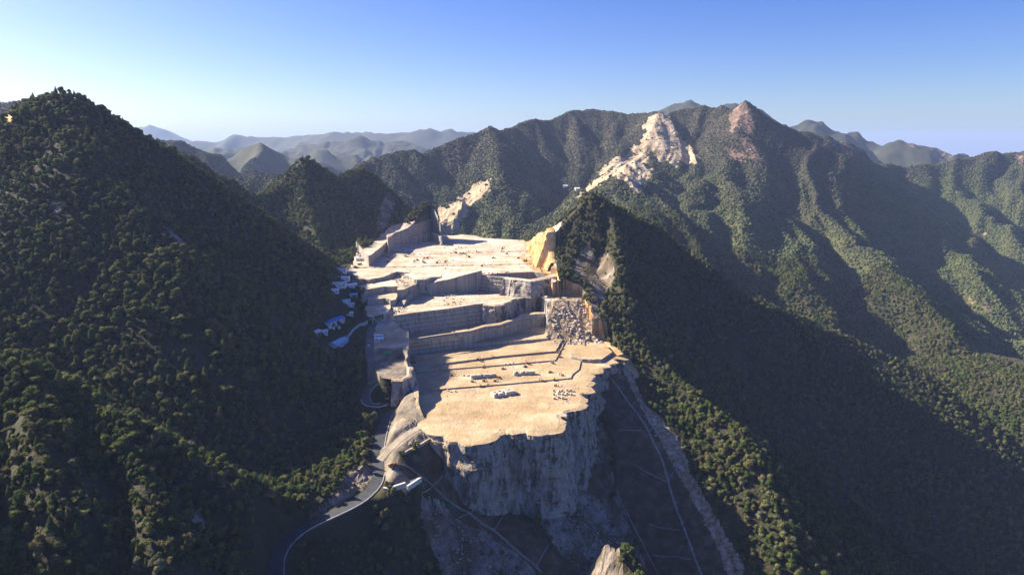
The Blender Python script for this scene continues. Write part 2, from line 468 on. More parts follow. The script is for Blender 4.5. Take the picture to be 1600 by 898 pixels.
MAIN = [(560, 275, 2150), (584, 260, 2220), (597, 253, 2250), (610, 249, 2280), (644, 235, 2350), (655, 238, 2360), (670, 226, 2400), (704, 217, 2440), (747, 206, 2480), (764, 196, 2500), (781, 204, 2560), (801, 200, 2640),
        (817, 190, 2700), (841, 183, 2760), (854, 184, 2800), (894, 173, 2880), (928, 171, 2900), (950, 178, 2880), (970, 177, 2860), (997, 176, 2820), (1018, 178, 2760), (1032, 176, 2700), (1048, 183, 2720), (1062, 176, 2760), (1085, 170, 2760), (1108, 166, 2740),
        (1130, 168, 2700), (1143, 176, 2650), (1152, 169, 2620), (1164, 162, 2600), (1171, 170, 2610), (1177, 182, 2640), (1196, 185, 2680), (1238, 196, 2740), (1271, 209, 2800), (1300, 218, 2850), (1341, 232, 2900), (1367, 243, 2950), (1450, 252, 3050),
        (1504, 247, 3100), (1551, 240, 3150), (1600, 236, 3200), (1720, 225, 3300), (2000, 230, 3300)]
add_far(MAIN, 0.75, 0.72, 8)
for q in ([(597, 253, 2250), (625, 290, 2080), (655, 330, 1900), (668, 352, 1800)], [(644, 236, 2350), (672, 272, 2150), (695, 305, 2000)],
          [(764, 197, 2500), (771, 240, 2280), (785, 285, 2060), (792, 330, 1880), (788, 372, 1740), (785, 420, 1600)], [(841, 184, 2760), (850, 225, 2560), (862, 265, 2380), (872, 300, 2250)],
          [(894, 174, 2880), (905, 215, 2650), (900, 255, 2480), (893, 290, 2300)], [(970, 178, 2860), (962, 215, 2680), (945, 250, 2500), (925, 280, 2350)],
          [(1032, 177, 2700), (1020, 205, 2560), (1000, 235, 2440), (965, 262, 2320), (925, 295, 2150), (880, 338, 1980), (845, 372, 1850)],
          [(985, 250, 2250), (955, 280, 1850), (950, 283, 1820), (975, 300, 1740), (1010, 330, 1640), (1035, 360, 1520)], [(950, 283, 1820), (905, 320, 1760), (868, 350, 1680), (845, 372, 1600)],
          [(1048, 184, 2720), (1070, 215, 2600), (1090, 240, 2500), (1070, 275, 2300), (1045, 310, 2080), (1030, 340, 1900)],
          [(1164, 163, 2600), (1150, 205, 2450), (1140, 245, 2320), (1105, 275, 2150), (1075, 310, 1960), (1062, 350, 1760), (1075, 400, 1500)],
          [(1110, 275, 2150), (1140, 300, 2000), (1160, 340, 1800), (1165, 390, 1600)],
          [(1196, 186, 2680), (1222, 220, 2560), (1245, 262, 2420), (1262, 300, 2250), (1290, 345, 2020), (1340, 392, 1780), (1400, 440, 1600), (1470, 510, 1400), (1500, 560, 1270)],
          [(1262, 300, 2250), (1230, 345, 1950), (1215, 390, 1700), (1230, 440, 1450)],
          [(1250, 203, 2760), (1275, 235, 2650), (1300, 262, 2560)],
          [(1300, 219, 2850), (1335, 262, 2700), (1380, 305, 2520), (1440, 352, 2300), (1485, 395, 2080), (1530, 450, 1850), (1570, 510, 1620), (1620, 600, 1400)],
          [(1450, 253, 3050), (1480, 290, 2850), (1540, 335, 2600), (1600, 385, 2350), (1680, 440, 2150)], [(1600, 237, 3200), (1570, 275, 2950), (1590, 300, 2800), (1700, 340, 2600)]):
    add_far(q, 0.62, 0.62, 10, 0.8)
for q in ([(1010, 185, 5200), (1042, 169, 5200), (1081, 158, 5200), (1099, 167, 5250), (1115, 172, 5250), (1132, 166, 5300), (1147, 162, 5300), (1165, 172, 5300), (1183, 172, 5250), (1196, 184, 5250), (1225, 196, 5200), (1240, 190, 5200), (1257, 185, 5200), (1271, 189, 5250), (1300, 204, 5300),
           (1324, 216, 5300), (1340, 207, 5200), (1357, 216, 5200), (1377, 228, 5200), (1395, 219, 5000), (1409, 212, 4950), (1424, 219, 4950), (1461, 227, 4950), (1484, 236, 4950), (1510, 248, 4950), (1560, 262, 4900)],
          [(280, 275, 3600), (325, 268, 3600), (360, 245, 3600), (378, 230, 3600), (405, 224, 3600), (425, 230, 3600), (442, 240, 3600), (470, 258, 3600), (500, 285, 3500)], [(405, 224, 3600), (395, 262, 3200), (370, 285, 2900)],
          [(200, 205, 2600), (227, 212, 2600), (254, 218, 2600), (266, 219, 2600), (277, 223, 2600), (285, 221, 2620), (294, 228, 2600), (330, 255, 2500)],
          [(380, 285, 1900), (392, 274, 1900), (405, 272, 1900), (425, 282, 1850), (445, 295, 1800)],
          [(-260, 185, 2100), (-150, 195, 2200), (-60, 175, 2200), (0, 159, 2200), (25, 153, 2200), (45, 147, 2200), (62, 149, 2200), (90, 165, 2250), (160, 215, 2300)],
          [(290, 250, 6000), (324, 234, 6000), (364, 225, 6000), (390, 231, 6000), (420, 240, 6000), (450, 231, 6500), (503, 227, 6500), (540, 224, 6500), (560, 217, 6500), (600, 226, 6500), (637, 222, 6500), (664, 226, 6300), (700, 240, 6300)],
          [(420, 262, 5000), (493, 243, 5000), (533, 251, 5000), (575, 256, 5000), (617, 246, 4900), (655, 250, 4900)],
          [(300, 222, 10500), (347, 217, 10500), (371, 211, 10500), (390, 214, 10500), (414, 216, 10500), (461, 210, 10300), (497, 213, 9800), (527, 205, 9600), (560, 205, 9500), (584, 209, 9300), (637, 203, 9200), (677, 199, 9000), (690, 201, 9000), (705, 198, 9000), (727, 205, 9000), (760, 205, 9000), (800, 215, 9000)],
          [(150, 205, 15000), (214, 197, 15000), (234, 195, 15000), (247, 200, 15000), (257, 201, 15000), (287, 215, 15000), (311, 222, 15000), (345, 228, 15000)]):
    add_far(q, 0.5, 0.5, 8 if q[0][2] < 6000 else 20, 1.0)


def far_terrain(x, y):
    h = np.full(x.shape, -1e9)
    wx = x + 40 * fbm(x / 300, y / 300, 101, 3)
    wy = y + 40 * fbm(x / 300 + 50, y / 300, 102, 3)
    near = sstep(3500, 2500, y)
    jit = (1 - near * 0.0)
    for pts, sl, sr, r, g in FAR:
        h = ridge(x * 0.35 + wx * 0.65, y * 0.35 + wy * 0.65, pts, sl, sr, r, h)
    crest = np.full(x.shape, -1e9)
    far_k = np.clip(y / 2600, 0.8, 3.0)
    floor = -480 - 80 * sstep(3500, 9000, y) + 40 * fbm(x / 600, y / 600, 105, 3)
    depth = np.clip(-h, -200, 600)
    env = sstep(40, -140, h - 60 * fbm(x / 500, y / 500, 111, 2))
    env = np.maximum(env, 0.35)
    gx, gy = (x + 60 * fbm(x / 250, y / 250, 121, 2)), y
    gul = ridged(gx / (150 * far_k), gy / (420 * far_k), 131, 4) - 0.66
    gu2 = ridged(x / (230 * far_k) + y / (900 * far_k), y / (260 * far_k), 141, 4) - 0.66
    h = smax(h, floor, 60)
    h = h + env * far_k * (105 * gul + 60 * gu2)
    h = h + 3.5 * far_k * fbm(x / 26, y / 26, 151, 3) + 26 * sstep(3200, 3800, y) * (ridged(x / 120, y / 160, 161, 4, 0.6) - 0.62)
    return h


FZONES = ['far_forest', 'far_quarry', 'far_rock', 'distant']
FPOLY = [
    ('far_quarry', 2000, 2900, [(1030, 176), (1045, 184), (1052, 200), (1058, 215), (1070, 225), (1085, 235), (1092, 245), (1084, 258), (1072, 260), (1062, 250), (1055, 262), (1040, 250), (1030, 258), (1018, 238), (1010, 240), (1000, 236),
                                (990, 240), (982, 235), (1000, 222), (1008, 205), (1000, 200), (1012, 185)]),
    ('far_quarry', 1800, 2700, [(940, 258), (955, 258), (968, 260), (985, 250), (990, 262), (1005, 258), (1022, 266), (1010, 285), (1004, 300), (1006, 320), (995, 315), (985, 295), (968, 280), (955, 275), (935, 290), (905, 312), (888, 325), (893, 315), (925, 285), (950, 268)]),
    ('far_quarry', 2000, 2750, [(990, 226), (1014, 232), (1012, 252), (990, 266), (965, 270), (940, 278), (930, 268), (958, 250), (978, 242)]),
    ('far_quarry', 1550, 2200, [(752, 282), (764, 284), (766, 298), (755, 310), (740, 318), (728, 332), (720, 352), (705, 370), (690, 372), (676, 355), (668, 335), (690, 322), (712, 312), (728, 300), (742, 288)]),
    ('far_rock', 2300, 2750, [(1143, 176), (1152, 168), (1164, 162), (1171, 172), (1178, 195), (1172, 210), (1160, 205), (1150, 200), (1142, 210), (1138, 190)]),
    ('far_rock', 2200, 2750, [(1152, 215), (1165, 212), (1180, 232), (1190, 250), (1175, 250), (1165, 235)]),
    ('far_rock', 2000, 2700, [(1128, 232), (1150, 236), (1170, 245), (1165, 255), (1140, 248)]),
    ('far_rock', 2500, 3200, [(1290, 218), (1305, 218), (1335, 228), (1345, 234), (1330, 236), (1300, 228)]),
    ('far_rock', 4500, 5500, [(1415, 222), (1430, 222), (1428, 232), (1415, 228)]), ('far_rock', 4500, 5500, [(1455, 235), (1490, 238), (1500, 245), (1460, 246)]),
    ('far_rock', 2600, 3500, [(1580, 242), (1605, 240), (1605, 262), (1588, 255)]),
    ('far_quarry', 1500, 3000, [(1522, 364), (1538, 363), (1538, 369), (1524, 369)]),
    ('far_rock', 1200, 2600, [(1510, 465), (1540, 478), (1560, 492), (1548, 494), (1515, 476)]), ('far_rock', 1000, 2200, [(1530, 592), (1550, 615), (1565, 640), (1548, 636), (1528, 605)]),
]


def far_zones(x, y, z):
    u, v = to_px(x, y, z)
    n = 7 * fbm(x / 50, y / 50, 171, 4, 0.65)
    m = 5 * fbm(x / 60 + 31, y / 60, 172, 4, 0.65)
    c = np.zeros(x.shape, np.int32)
    c[y > 3330 + 60 * fbm(x / 90, y / 90, 181, 3)] = 3
    for name, y0, y1, poly in FPOLY:
        c[inpoly(u + n, v + m, poly) & (y > y0) & (y < y1)] = FZONES.index(name)
    return c


# ------------------------------------------------------------------ helpers: materials
def mat(name, rough=0.9):
    m = bpy.data.materials.new(name)
    m.use_nodes = True
    nt = m.node_tree
    b = nt.nodes['Principled BSDF']
    b.inputs['Roughness'].default_value = rough
    b.inputs['Specular IOR Level'].default_value = 0.2
    return m, nt, b


def node(nt, t, **kw):
    n = nt.nodes.new(t)
    for k, val in kw.items():
        if k.startswith('_'):
            setattr(n, k[1:], val)
        else:
            n.inputs[k.replace('#', ' ')].default_value = val
    return n


def coord(nt, scale=(1, 1, 1)):
    g = nt.nodes.new('ShaderNodeNewGeometry')
    mp = nt.nodes.new('ShaderNodeMapping')
    mp.inputs['Scale'].default_value = scale
    nt.links.new(g.outputs['Position'], mp.inputs['Vector'])
    return mp.outputs[0]


def noise(nt, scale, detail=4, vec=None, rough=0.55, sc=(1, 1, 1)):
    n = node(nt, 'ShaderNodeTexNoise', Scale=scale, Detail=detail, Roughness=rough)
    nt.links.new(vec or coord(nt, sc), n.inputs['Vector'])
    return n.outputs['Fac']


def ramp(nt, fac, stops):
    r = nt.nodes.new('ShaderNodeValToRGB')
    e = r.color_ramp.elements
    while len(e) < len(stops):
        e.new(0.5)
    for el, (p, c) in zip(e, stops):
        el.position = p
        el.color = (c[0], c[1], c[2], 1)
    nt.links.new(fac, r.inputs[0])
    return r.outputs[0]


def mix(nt, fac, a, b, mode='MIX'):
    m = nt.nodes.new('ShaderNodeMix')
    m.data_type = 'RGBA'
    m.blend_type = mode
    for s, val in ((m.inputs[0], fac), (m.inputs[6], a), (m.inputs[7], b)):
        if hasattr(val, 'is_linked'):
            nt.links.new(val, s)
        elif isinstance(val, tuple):
            s.default_value = (*val, 1)
        else:
            s.default_value = val
    return m.outputs[2]


def math_(nt, op, a, b=0.0):
    m = nt.nodes.new('ShaderNodeMath')
    m.operation = op
    for s, val in ((m.inputs[0], a), (m.inputs[1], b)):
        if hasattr(val, 'is_linked'):
            nt.links.new(val, s)
        else:
            s.default_value = val
    return m.outputs[0]


def bump(nt, bsdf, h, strength=0.6, dist=1.0):
    b = node(nt, 'ShaderNodeBump', Strength=strength, Distance=dist)
    nt.links.new(h, b.inputs['Height'])
    nt.links.new(b.outputs[0], bsdf.inputs['Normal'])


def plain(name, c, rough=0.7, var=0.12, scale=0.6, metal=0.0):
    m, nt, b = mat(name, rough)
    f = noise(nt, scale, 3)
    lo = tuple(k * (1 - var) for k in c)
    hi = tuple(min(1, k * (1 + var)) for k in c)
    nt.links.new(ramp(nt, f, [(0.3, lo), (0.7, hi)]), b.inputs['Base Color'])
    b.inputs['Metallic'].default_value = metal
    return m


def normal_z(nt):
    g = nt.nodes.new('ShaderNodeNewGeometry')
    s = nt.nodes.new('ShaderNodeSeparateXYZ')
    nt.links.new(g.outputs['True Normal'], s.inputs[0])
    return s.outputs[2], g


M = {}


def make_materials():
    # woodland floor and scrub seen between crowns
    m, nt, b = mat('woodland_floor')
    c = ramp(nt, noise(nt, 0.05, 6), [(0.3, (0.022, 0.026, 0.012)), (0.5, (0.036, 0.036, 0.017)), (0.7, (0.06, 0.048, 0.028))])
    nt.links.new(c, b.inputs['Base Color'])
    bump(nt, b, noise(nt, 0.25, 5), 0.9, 3.0)
    M['forest'] = m
    # woodland and scrub on the range behind: greener below, browner scrub towards the crests
    m, nt, b = mat('mountain_woodland')
    p = coord(nt)
    sx = nt.nodes.new('ShaderNodeSeparateXYZ')
    nt.links.new(p, sx.inputs[0])
    k = math_(nt, 'ADD', math_(nt, 'DIVIDE', sx.outputs[2], 420.0), math_(nt, 'MULTIPLY', noise(nt, 0.004, 4), 1.3))
    low = ramp(nt, noise(nt, 0.02, 5), [(0.35, (0.045, 0.055, 0.02)), (0.6, (0.085, 0.09, 0.035))])
    high = ramp(nt, noise(nt, 0.015, 5), [(0.35, (0.028, 0.032, 0.02)), (0.6, (0.06, 0.054, 0.036))])
    kk = ramp(nt, k, [(0.05, (0, 0, 0)), (0.55, (1, 1, 1))])
    nt.links.new(mix(nt, kk, low, high), b.inputs['Base Color'])
    bump(nt, b, noise(nt, 0.09, 5), 1.0, 10.0)
    M['far_forest'] = m
    m, nt, b = mat('distant_woodland')
    nt.links.new(ramp(nt, noise(nt, 0.004, 6), [(0.35, (0.022, 0.030, 0.018)), (0.65, (0.05, 0.055, 0.035))]), b.inputs['Base Color'])
    M['distant'] = m
    # sawn granite: pale dusty floors, greyer walls with saw-cut courses and streaks
    for key, lines in (('quarry', 0.0), ('sawn', 0.9), ('cliff', 0.0)):
      m, nt, b = mat({'quarry': 'quarry_stone', 'sawn': 'sawn_stone', 'cliff': 'broken_stone'}[key])
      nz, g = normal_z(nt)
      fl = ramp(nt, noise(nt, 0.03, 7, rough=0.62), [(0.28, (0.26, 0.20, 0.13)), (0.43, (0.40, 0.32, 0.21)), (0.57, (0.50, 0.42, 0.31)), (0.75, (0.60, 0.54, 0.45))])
      sz0 = nt.nodes.new('ShaderNodeSeparateXYZ')
      nt.links.new(g.outputs['Position'], sz0.inputs[0])
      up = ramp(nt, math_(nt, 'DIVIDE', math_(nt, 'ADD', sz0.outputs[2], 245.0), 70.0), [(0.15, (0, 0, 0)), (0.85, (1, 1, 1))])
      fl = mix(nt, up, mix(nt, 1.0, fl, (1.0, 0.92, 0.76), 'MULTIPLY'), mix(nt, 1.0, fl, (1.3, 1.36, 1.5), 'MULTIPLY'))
      tr = node(nt, 'ShaderNodeTexWave', Scale=0.045, Distortion=9.0, Detail=3.0)
      tr.inputs['Detail Scale'].default_value = 0.6
      nt.links.new(coord(nt, (0.5, 1.3, 0.0)), tr.inputs['Vector'])
      fl = mix(nt, ramp(nt, tr.outputs['Fac'], [(0.90, (0, 0, 0)), (0.97, (0.22, 0.22, 0.22))]), fl, (0.24, 0.19, 0.13))
      fl = mix(nt, ramp(nt, noise(nt, 0.022, 7, rough=0.7), [(0.52, (0, 0, 0)), (0.6, (0.55, 0.55, 0.55)), (0.66, (0, 0, 0))]), fl, (0.25, 0.2, 0.15))
      sw = noise(nt, 0.05, 6, sc=(0.35, 1.6, 1))
      fl = mix(nt, ramp(nt, sw, [(0.45, (0, 0, 0)), (0.68, (0.8, 0.8, 0.8))]), fl, (0.36, 0.25, 0.13))
      fl = mix(nt, ramp(nt, noise(nt, 0.5, 5), [(0.6, (0, 0, 0)), (0.75, (0.5, 0.5, 0.5))]), fl, (0.3, 0.26, 0.2))
      sz = nt.nodes.new('ShaderNodeSeparateXYZ')
      nt.links.new(g.outputs['Position'], sz.inputs[0])
      st = noise(nt, 0.35, 5, sc=(1, 1, 0.06 if key != 'cliff' else 0.28))
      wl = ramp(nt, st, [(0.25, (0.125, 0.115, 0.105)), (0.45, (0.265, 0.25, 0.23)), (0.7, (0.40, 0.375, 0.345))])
      wl = mix(nt, ramp(nt, noise(nt, 0.06, 5), [(0.5, (0, 0, 0)), (0.7, (0.6, 0.6, 0.6))]), wl, (0.36, 0.27, 0.17))
      zz = math_(nt, 'ADD', math_(nt, 'MULTIPLY', sz.outputs[2], 1 / 5.0), math_(nt, 'MULTIPLY', sz.outputs[0], 0.004))
      fr = math_(nt, 'FRACT', math_(nt, 'ADD', zz, math_(nt, 'MULTIPLY', noise(nt, 0.04, 2), 0.35)))
      ln = math_(nt, 'LESS_THAN', fr, 0.2)
      ln = math_(nt, 'MULTIPLY', ln, ramp(nt, noise(nt, 0.05, 3), [(0.35, (0.2, 0.2, 0.2)), (0.6, (0.9, 0.9, 0.9))]))
      ln = math_(nt, 'MULTIPLY', ln, lines)
      wl = mix(nt, ln, wl, (0.10, 0.09, 0.085))
      if key == 'cliff':
          ck = noise(nt, 0.16, 7, sc=(1, 1, 0.25), rough=0.7)
          wl = mix(nt, ramp(nt, ck, [(0.42, (0.95, 0.95, 0.95)), (0.50, (0, 0, 0))]), wl, (0.07, 0.06, 0.05))
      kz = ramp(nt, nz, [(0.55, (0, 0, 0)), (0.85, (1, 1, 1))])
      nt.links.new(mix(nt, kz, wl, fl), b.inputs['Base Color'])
      bump(nt, b, math_(nt, 'ADD', noise(nt, 0.5, 6), math_(nt, 'MULTIPLY', st, 0.8)), 0.55, 1.2)
      M[key] = m
    # bare broken rock
    m, nt, b = mat('bare_rock')
    st = noise(nt, 0.12, 7, sc=(1, 1, 0.22), rough=0.65)
    c = ramp(nt, st, [(0.3, (0.06, 0.05, 0.042)), (0.45, (0.22, 0.185, 0.15)), (0.65, (0.42, 0.36, 0.30))])
    c = mix(nt, ramp(nt, noise(nt, 0.045, 6), [(0.40, (0, 0, 0)), (0.58, (0.9, 0.9, 0.9))]), c, (0.095, 0.072, 0.038))
    nt.links.new(c, b.inputs['Base Color'])
    bump(nt, b, st, 1.0, 4.0)
    M['rock'] = m
    for key, nm, cs, s1 in (('soil', 'trodden_soil', [(0.10, 0.085, 0.065), (0.19, 0.16, 0.12), (0.30, 0.26, 0.21)], 0.09),
                            ('planted', 'planted_slope', [(0.030, 0.028, 0.014), (0.075, 0.056, 0.034), (0.17, 0.12, 0.075)], 0.10),
                            ('scree', 'pale_scree', [(0.13, 0.09, 0.05), (0.30, 0.22, 0.13), (0.52, 0.45, 0.36)], 0.25),
                            ('orange', 'orange_earth', [(0.30, 0.17, 0.06), (0.46, 0.28, 0.12), (0.58, 0.44, 0.26)], 0.06),
                            ('far_quarry', 'far_pale_spoil', [(0.20, 0.155, 0.095), (0.37, 0.29, 0.19), (0.48, 0.40, 0.285)], 0.02),
                            ('far_rock', 'far_bare_rock', [(0.07, 0.05, 0.04), (0.17, 0.115, 0.085), (0.30, 0.21, 0.15)], 0.03)):
        m, nt, b = mat(nm)
        f = noise(nt, s1, 7, rough=0.62)
        nt.links.new(ramp(nt, f, [(0.32, cs[0]), (0.5, cs[1]), (0.68, cs[2])]), b.inputs['Base Color'])
        big = key.startswith('far')
        bump(nt, b, noise(nt, s1 * 3, 5), 0.9, 8.0 if big else 1.0)
        M[key] = m


make_materials()


# ------------------------------------------------------------------ terrain meshes
def axis(lo, hi, d0, d1, step, grow, cap):
    a = list(np.arange(d0, d1 + step, step))
    s, p = step, a[-1]
    while p < hi:
        s = min(cap, s * grow)
        p += s
        a.append(p)
    s, p, left = step, a[0], []
    while p > lo:
        s = min(cap, s * grow)
        p -= s
        left.append(p)
    return np.array(left[::-1] + a)


def grid_mesh(name_of, X, Y, H, C, names, flat, smooth_names):
    """one mesh object per ground zone out of one height grid"""
    ny, nx = X.shape
    idx = np.arange(nx * ny).reshape(ny, nx)
    q = np.stack([idx[:-1, :-1], idx[:-1, 1:], idx[1:, 1:], idx[1:, :-1]], -1).reshape(-1, 4)
    co = np.stack([X, Y, H], -1).reshape(-1, 3)
    fc = C.reshape(-1)[q[:, 0]]
    out = {}
    for k, nm in enumerate(names):
        f = q[fc == k]
        if not len(f):
            continue
        used, inv = np.unique(f, return_inverse=True)
        me = bpy.data.meshes.new(name_of[nm])
        me.vertices.add(len(used))
        me.vertices.foreach_set('co', co[used].astype(np.float32).ravel())
        me.loops.add(len(f) * 4)
        me.loops.foreach_set('vertex_index', inv.reshape(-1).astype(np.int32))
        me.polygons.add(len(f))
        me.polygons.foreach_set('loop_start', np.arange(len(f), dtype=np.int32) * 4)
        me.polygons.foreach_set('use_smooth', np.full(len(f), nm in smooth_names))
        me.update(calc_edges=True)
        me.materials.append(M[nm])
        o = bpy.data.objects.new(name_of[nm], me)
        COL.objects.link(o)
        o['kind'] = 'structure'
        out[nm] = o
    return out


ax = axis(-1000, 960, -262, 235, 1.6, 1.04, 7.0)
ay = axis(150, 1690, 452, 1300, 1.7, 1.04, 7.0)
NX, NY = np.meshgrid(ax, ay)
NX, NY = NX.copy(), NY.copy()
NH = terrain(NX, NY, True)
NC = near_zones(NX, NY, NH)
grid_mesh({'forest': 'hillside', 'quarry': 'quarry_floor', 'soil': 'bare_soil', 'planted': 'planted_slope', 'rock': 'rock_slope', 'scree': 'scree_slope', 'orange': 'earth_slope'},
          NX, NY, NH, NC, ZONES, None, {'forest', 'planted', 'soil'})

fx = axis(-3200, 5200, -450, 1000, 9, 1.02, 20)
fy = axis(1000, 6500, 1450, 2900, 9, 1.02, 20)
FX_, FY_ = np.meshgrid(fx, fy)
FH = far_terrain(FX_, FY_)
inner = (FX_ > -960) & (FX_ < 920) & (FY_ < 1660)
FH = np.where(inner, np.minimum(FH, -520), FH)
FC = far_zones(FX_, FY_, FH)
grid_mesh({'far_forest': 'mountain', 'far_quarry': 'spoil_slope', 'far_rock': 'mountain_rock', 'distant': 'far_mountain'}, FX_, FY_, FH, FC, FZONES, None, {'far_forest', 'distant'})
gx, gy = np.meshgrid(np.arange(-11000, 9000, 70.0), np.arange(6400, 19000, 70.0))
GH = far_terrain(gx, gy)
grid_mesh({'distant': 'distant_hills'}, gx, gy, GH, np.zeros(gx.shape, np.int32), ['distant'], None, {'distant'})
me = bpy.data.meshes.new('ground')
me.from_pydata([(-30000, -3000, -760), (30000, -3000, -760), (30000, 34000, -760), (-30000, 34000, -760)], [], [(0, 1, 2, 3)])
me.materials.append(M['far_forest'])
o = bpy.data.objects.new('ground', me)
COL.objects.link(o)
o['kind'] = 'structure'


# ------------------------------------------------------------------ haze: one closed box of pale air round everything
def link(name, me, parent=None):
    o = bpy.data.objects.new(name, me)
    COL.objects.link(o)
    if parent is not None:
        o.parent = parent
    return o


HAZE = 4.0e-5
m = bpy.data.materials.new('pale_air')
m.use_nodes = True
m.node_tree.nodes.remove(m.node_tree.nodes['Principled BSDF'])
pv = node(m.node_tree, 'ShaderNodeVolumePrincipled', Density=HAZE, Anisotropy=0.1)
pv.inputs['Color'].default_value = (0.46, 0.62, 1.0, 1)
m.node_tree.links.new(pv.outputs[0], m.node_tree.nodes['Material Output'].inputs['Volume'])
bm = bmesh.new()
bmesh.ops.create_cube(bm, size=1.0, matrix=Matrix.Translation((0, 15500, -155.5)) @ Matrix.Diagonal((60100, 37100, 1211, 1)))
me = bpy.data.meshes.new('haze')
bm.to_mesh(me)
me.materials.append(m)
hz = link('haze', me)
hz['kind'] = 'stuff'


# ------------------------------------------------------------------ woodland
def leaf_material(name, stops, patch):
    m, nt, b = mat(name, 0.85)
    oi = nt.nodes.new('ShaderNodeObjectInfo')
    big = noise(nt, patch, 3)
    f = math_(nt, 'ADD', math_(nt, 'MULTIPLY', oi.outputs['Random'], 0.75), math_(nt, 'MULTIPLY', math_(nt, 'SUBTRACT', big, 0.37), 1.2))
    c = ramp(nt, f, stops)
    g = nt.nodes.new('ShaderNodeNewGeometry')
    isl = math_(nt, 'ADD', math_(nt, 'MULTIPLY', g.outputs['Random Per Island'], 0.7), 0.62)
    mm = nt.nodes.new('ShaderNodeMix')
    mm.data_type, mm.blend_type = 'RGBA', 'MULTIPLY'
    mm.inputs[0].default_value = 1.0
    nt.links.new(c, mm.inputs[6])
    cc = nt.nodes.new('ShaderNodeCombineColor')
    for k in range(3):
        nt.links.new(isl, cc.inputs[k])
    nt.links.new(cc.outputs[0], mm.inputs[7])
    nt.links.new(mm.outputs[2], b.inputs['Base Color'])
    b.inputs['Specular IOR Level'].default_value = 0.15
    tl = nt.nodes.new('ShaderNodeBsdfTranslucent')      # thin leaves let some light through
    nt.links.new(mix(nt, 1.0, mm.outputs[2], (1.25, 1.3, 0.7), 'MULTIPLY'), tl.inputs['Color'])
    ms = nt.nodes.new('ShaderNodeMixShader')
    ms.inputs[0].default_value = 0.35
    nt.links.new(b.outputs[0], ms.inputs[1])
    nt.links.new(tl.outputs[0], ms.inputs[2])
    nt.links.new(ms.outputs[0], nt.nodes['Material Output'].inputs['Surface'])
    return m


LEAF = leaf_material('leaves', [(0.05, (0.036, 0.060, 0.016)), (0.3, (0.065, 0.092, 0.024)), (0.52, (0.100, 0.122, 0.034)), (0.72, (0.140, 0.148, 0.055)), (0.87, (0.120, 0.100, 0.048)), (0.97, (0.16, 0.17, 0.10))], 0.012)
m, nt, b = mat('far_leaves', 0.9)
oi = nt.nodes.new('ShaderNodeObjectInfo')
sx = nt.nodes.new('ShaderNodeSeparateXYZ')
nt.links.new(coord(nt), sx.inputs[0])
k = math_(nt, 'ADD', math_(nt, 'DIVIDE', sx.outputs[2], 420.0), math_(nt, 'MULTIPLY', noise(nt, 0.004, 4), 1.3))
kk = ramp(nt, k, [(0.05, (0, 0, 0)), (0.6, (1, 1, 1))])
f = math_(nt, 'ADD', math_(nt, 'MULTIPLY', oi.outputs['Random'], 0.4), math_(nt, 'MULTIPLY', math_(nt, 'SUBTRACT', noise(nt, 0.012, 4), 0.26), 1.15))
lo_ = ramp(nt, f, [(0.1, (0.04, 0.062, 0.02)), (0.45, (0.075, 0.095, 0.035)), (0.8, (0.115, 0.125, 0.05))])
hi_ = ramp(nt, f, [(0.1, (0.030, 0.042, 0.024)), (0.45, (0.052, 0.054, 0.034)), (0.8, (0.085, 0.07, 0.05))])
nt.links.new(mix(nt, kk, lo_, hi_), b.inputs['Base Color'])
FARLEAF = m
BARK = plain('bark', (0.16, 0.13, 0.10), 0.9, 0.3, 2.0)


def trunk_bm(bm, h, r, rnd, limbs):
    def tube(p0, p1, r0, r1, n=6):
        p0, p1 = Vector(p0), Vector(p1)
        q = (p1 - p0).to_track_quat('Z', 'Y').to_matrix()
        rings = []
        for p, rr in ((p0, r0), ((p0 + p1) / 2 + Vector((rnd.uniform(-.1, .1), rnd.uniform(-.1, .1), 0)), (r0 + r1) / 2), (p1, r1)):
            rings.append([bm.verts.new(p + q @ Vector((math.cos(a) * rr, math.sin(a) * rr, 0))) for a in [2 * math.pi * i / n for i in range(n)]])
        for a, b2 in zip(rings, rings[1:]):
            for i in range(n):
                bm.faces.new((a[i], a[(i + 1) % n], b2[(i + 1) % n], b2[i]))
        bm.faces.new(rings[-1])
    tube((0, 0, -1.5), (0, 0, h * 0.72), r, r * 0.45, 7)
    for i in range(limbs):
        a = 2 * math.pi * (i + rnd.random() * 0.6) / limbs
        z0 = h * rnd.uniform(0.3, 0.62)
        L = h * rnd.uniform(0.22, 0.36)
        tube((0, 0, z0), (math.cos(a) * L, math.sin(a) * L, z0 + L * 0.7), r * 0.4, r * 0.15, 5)


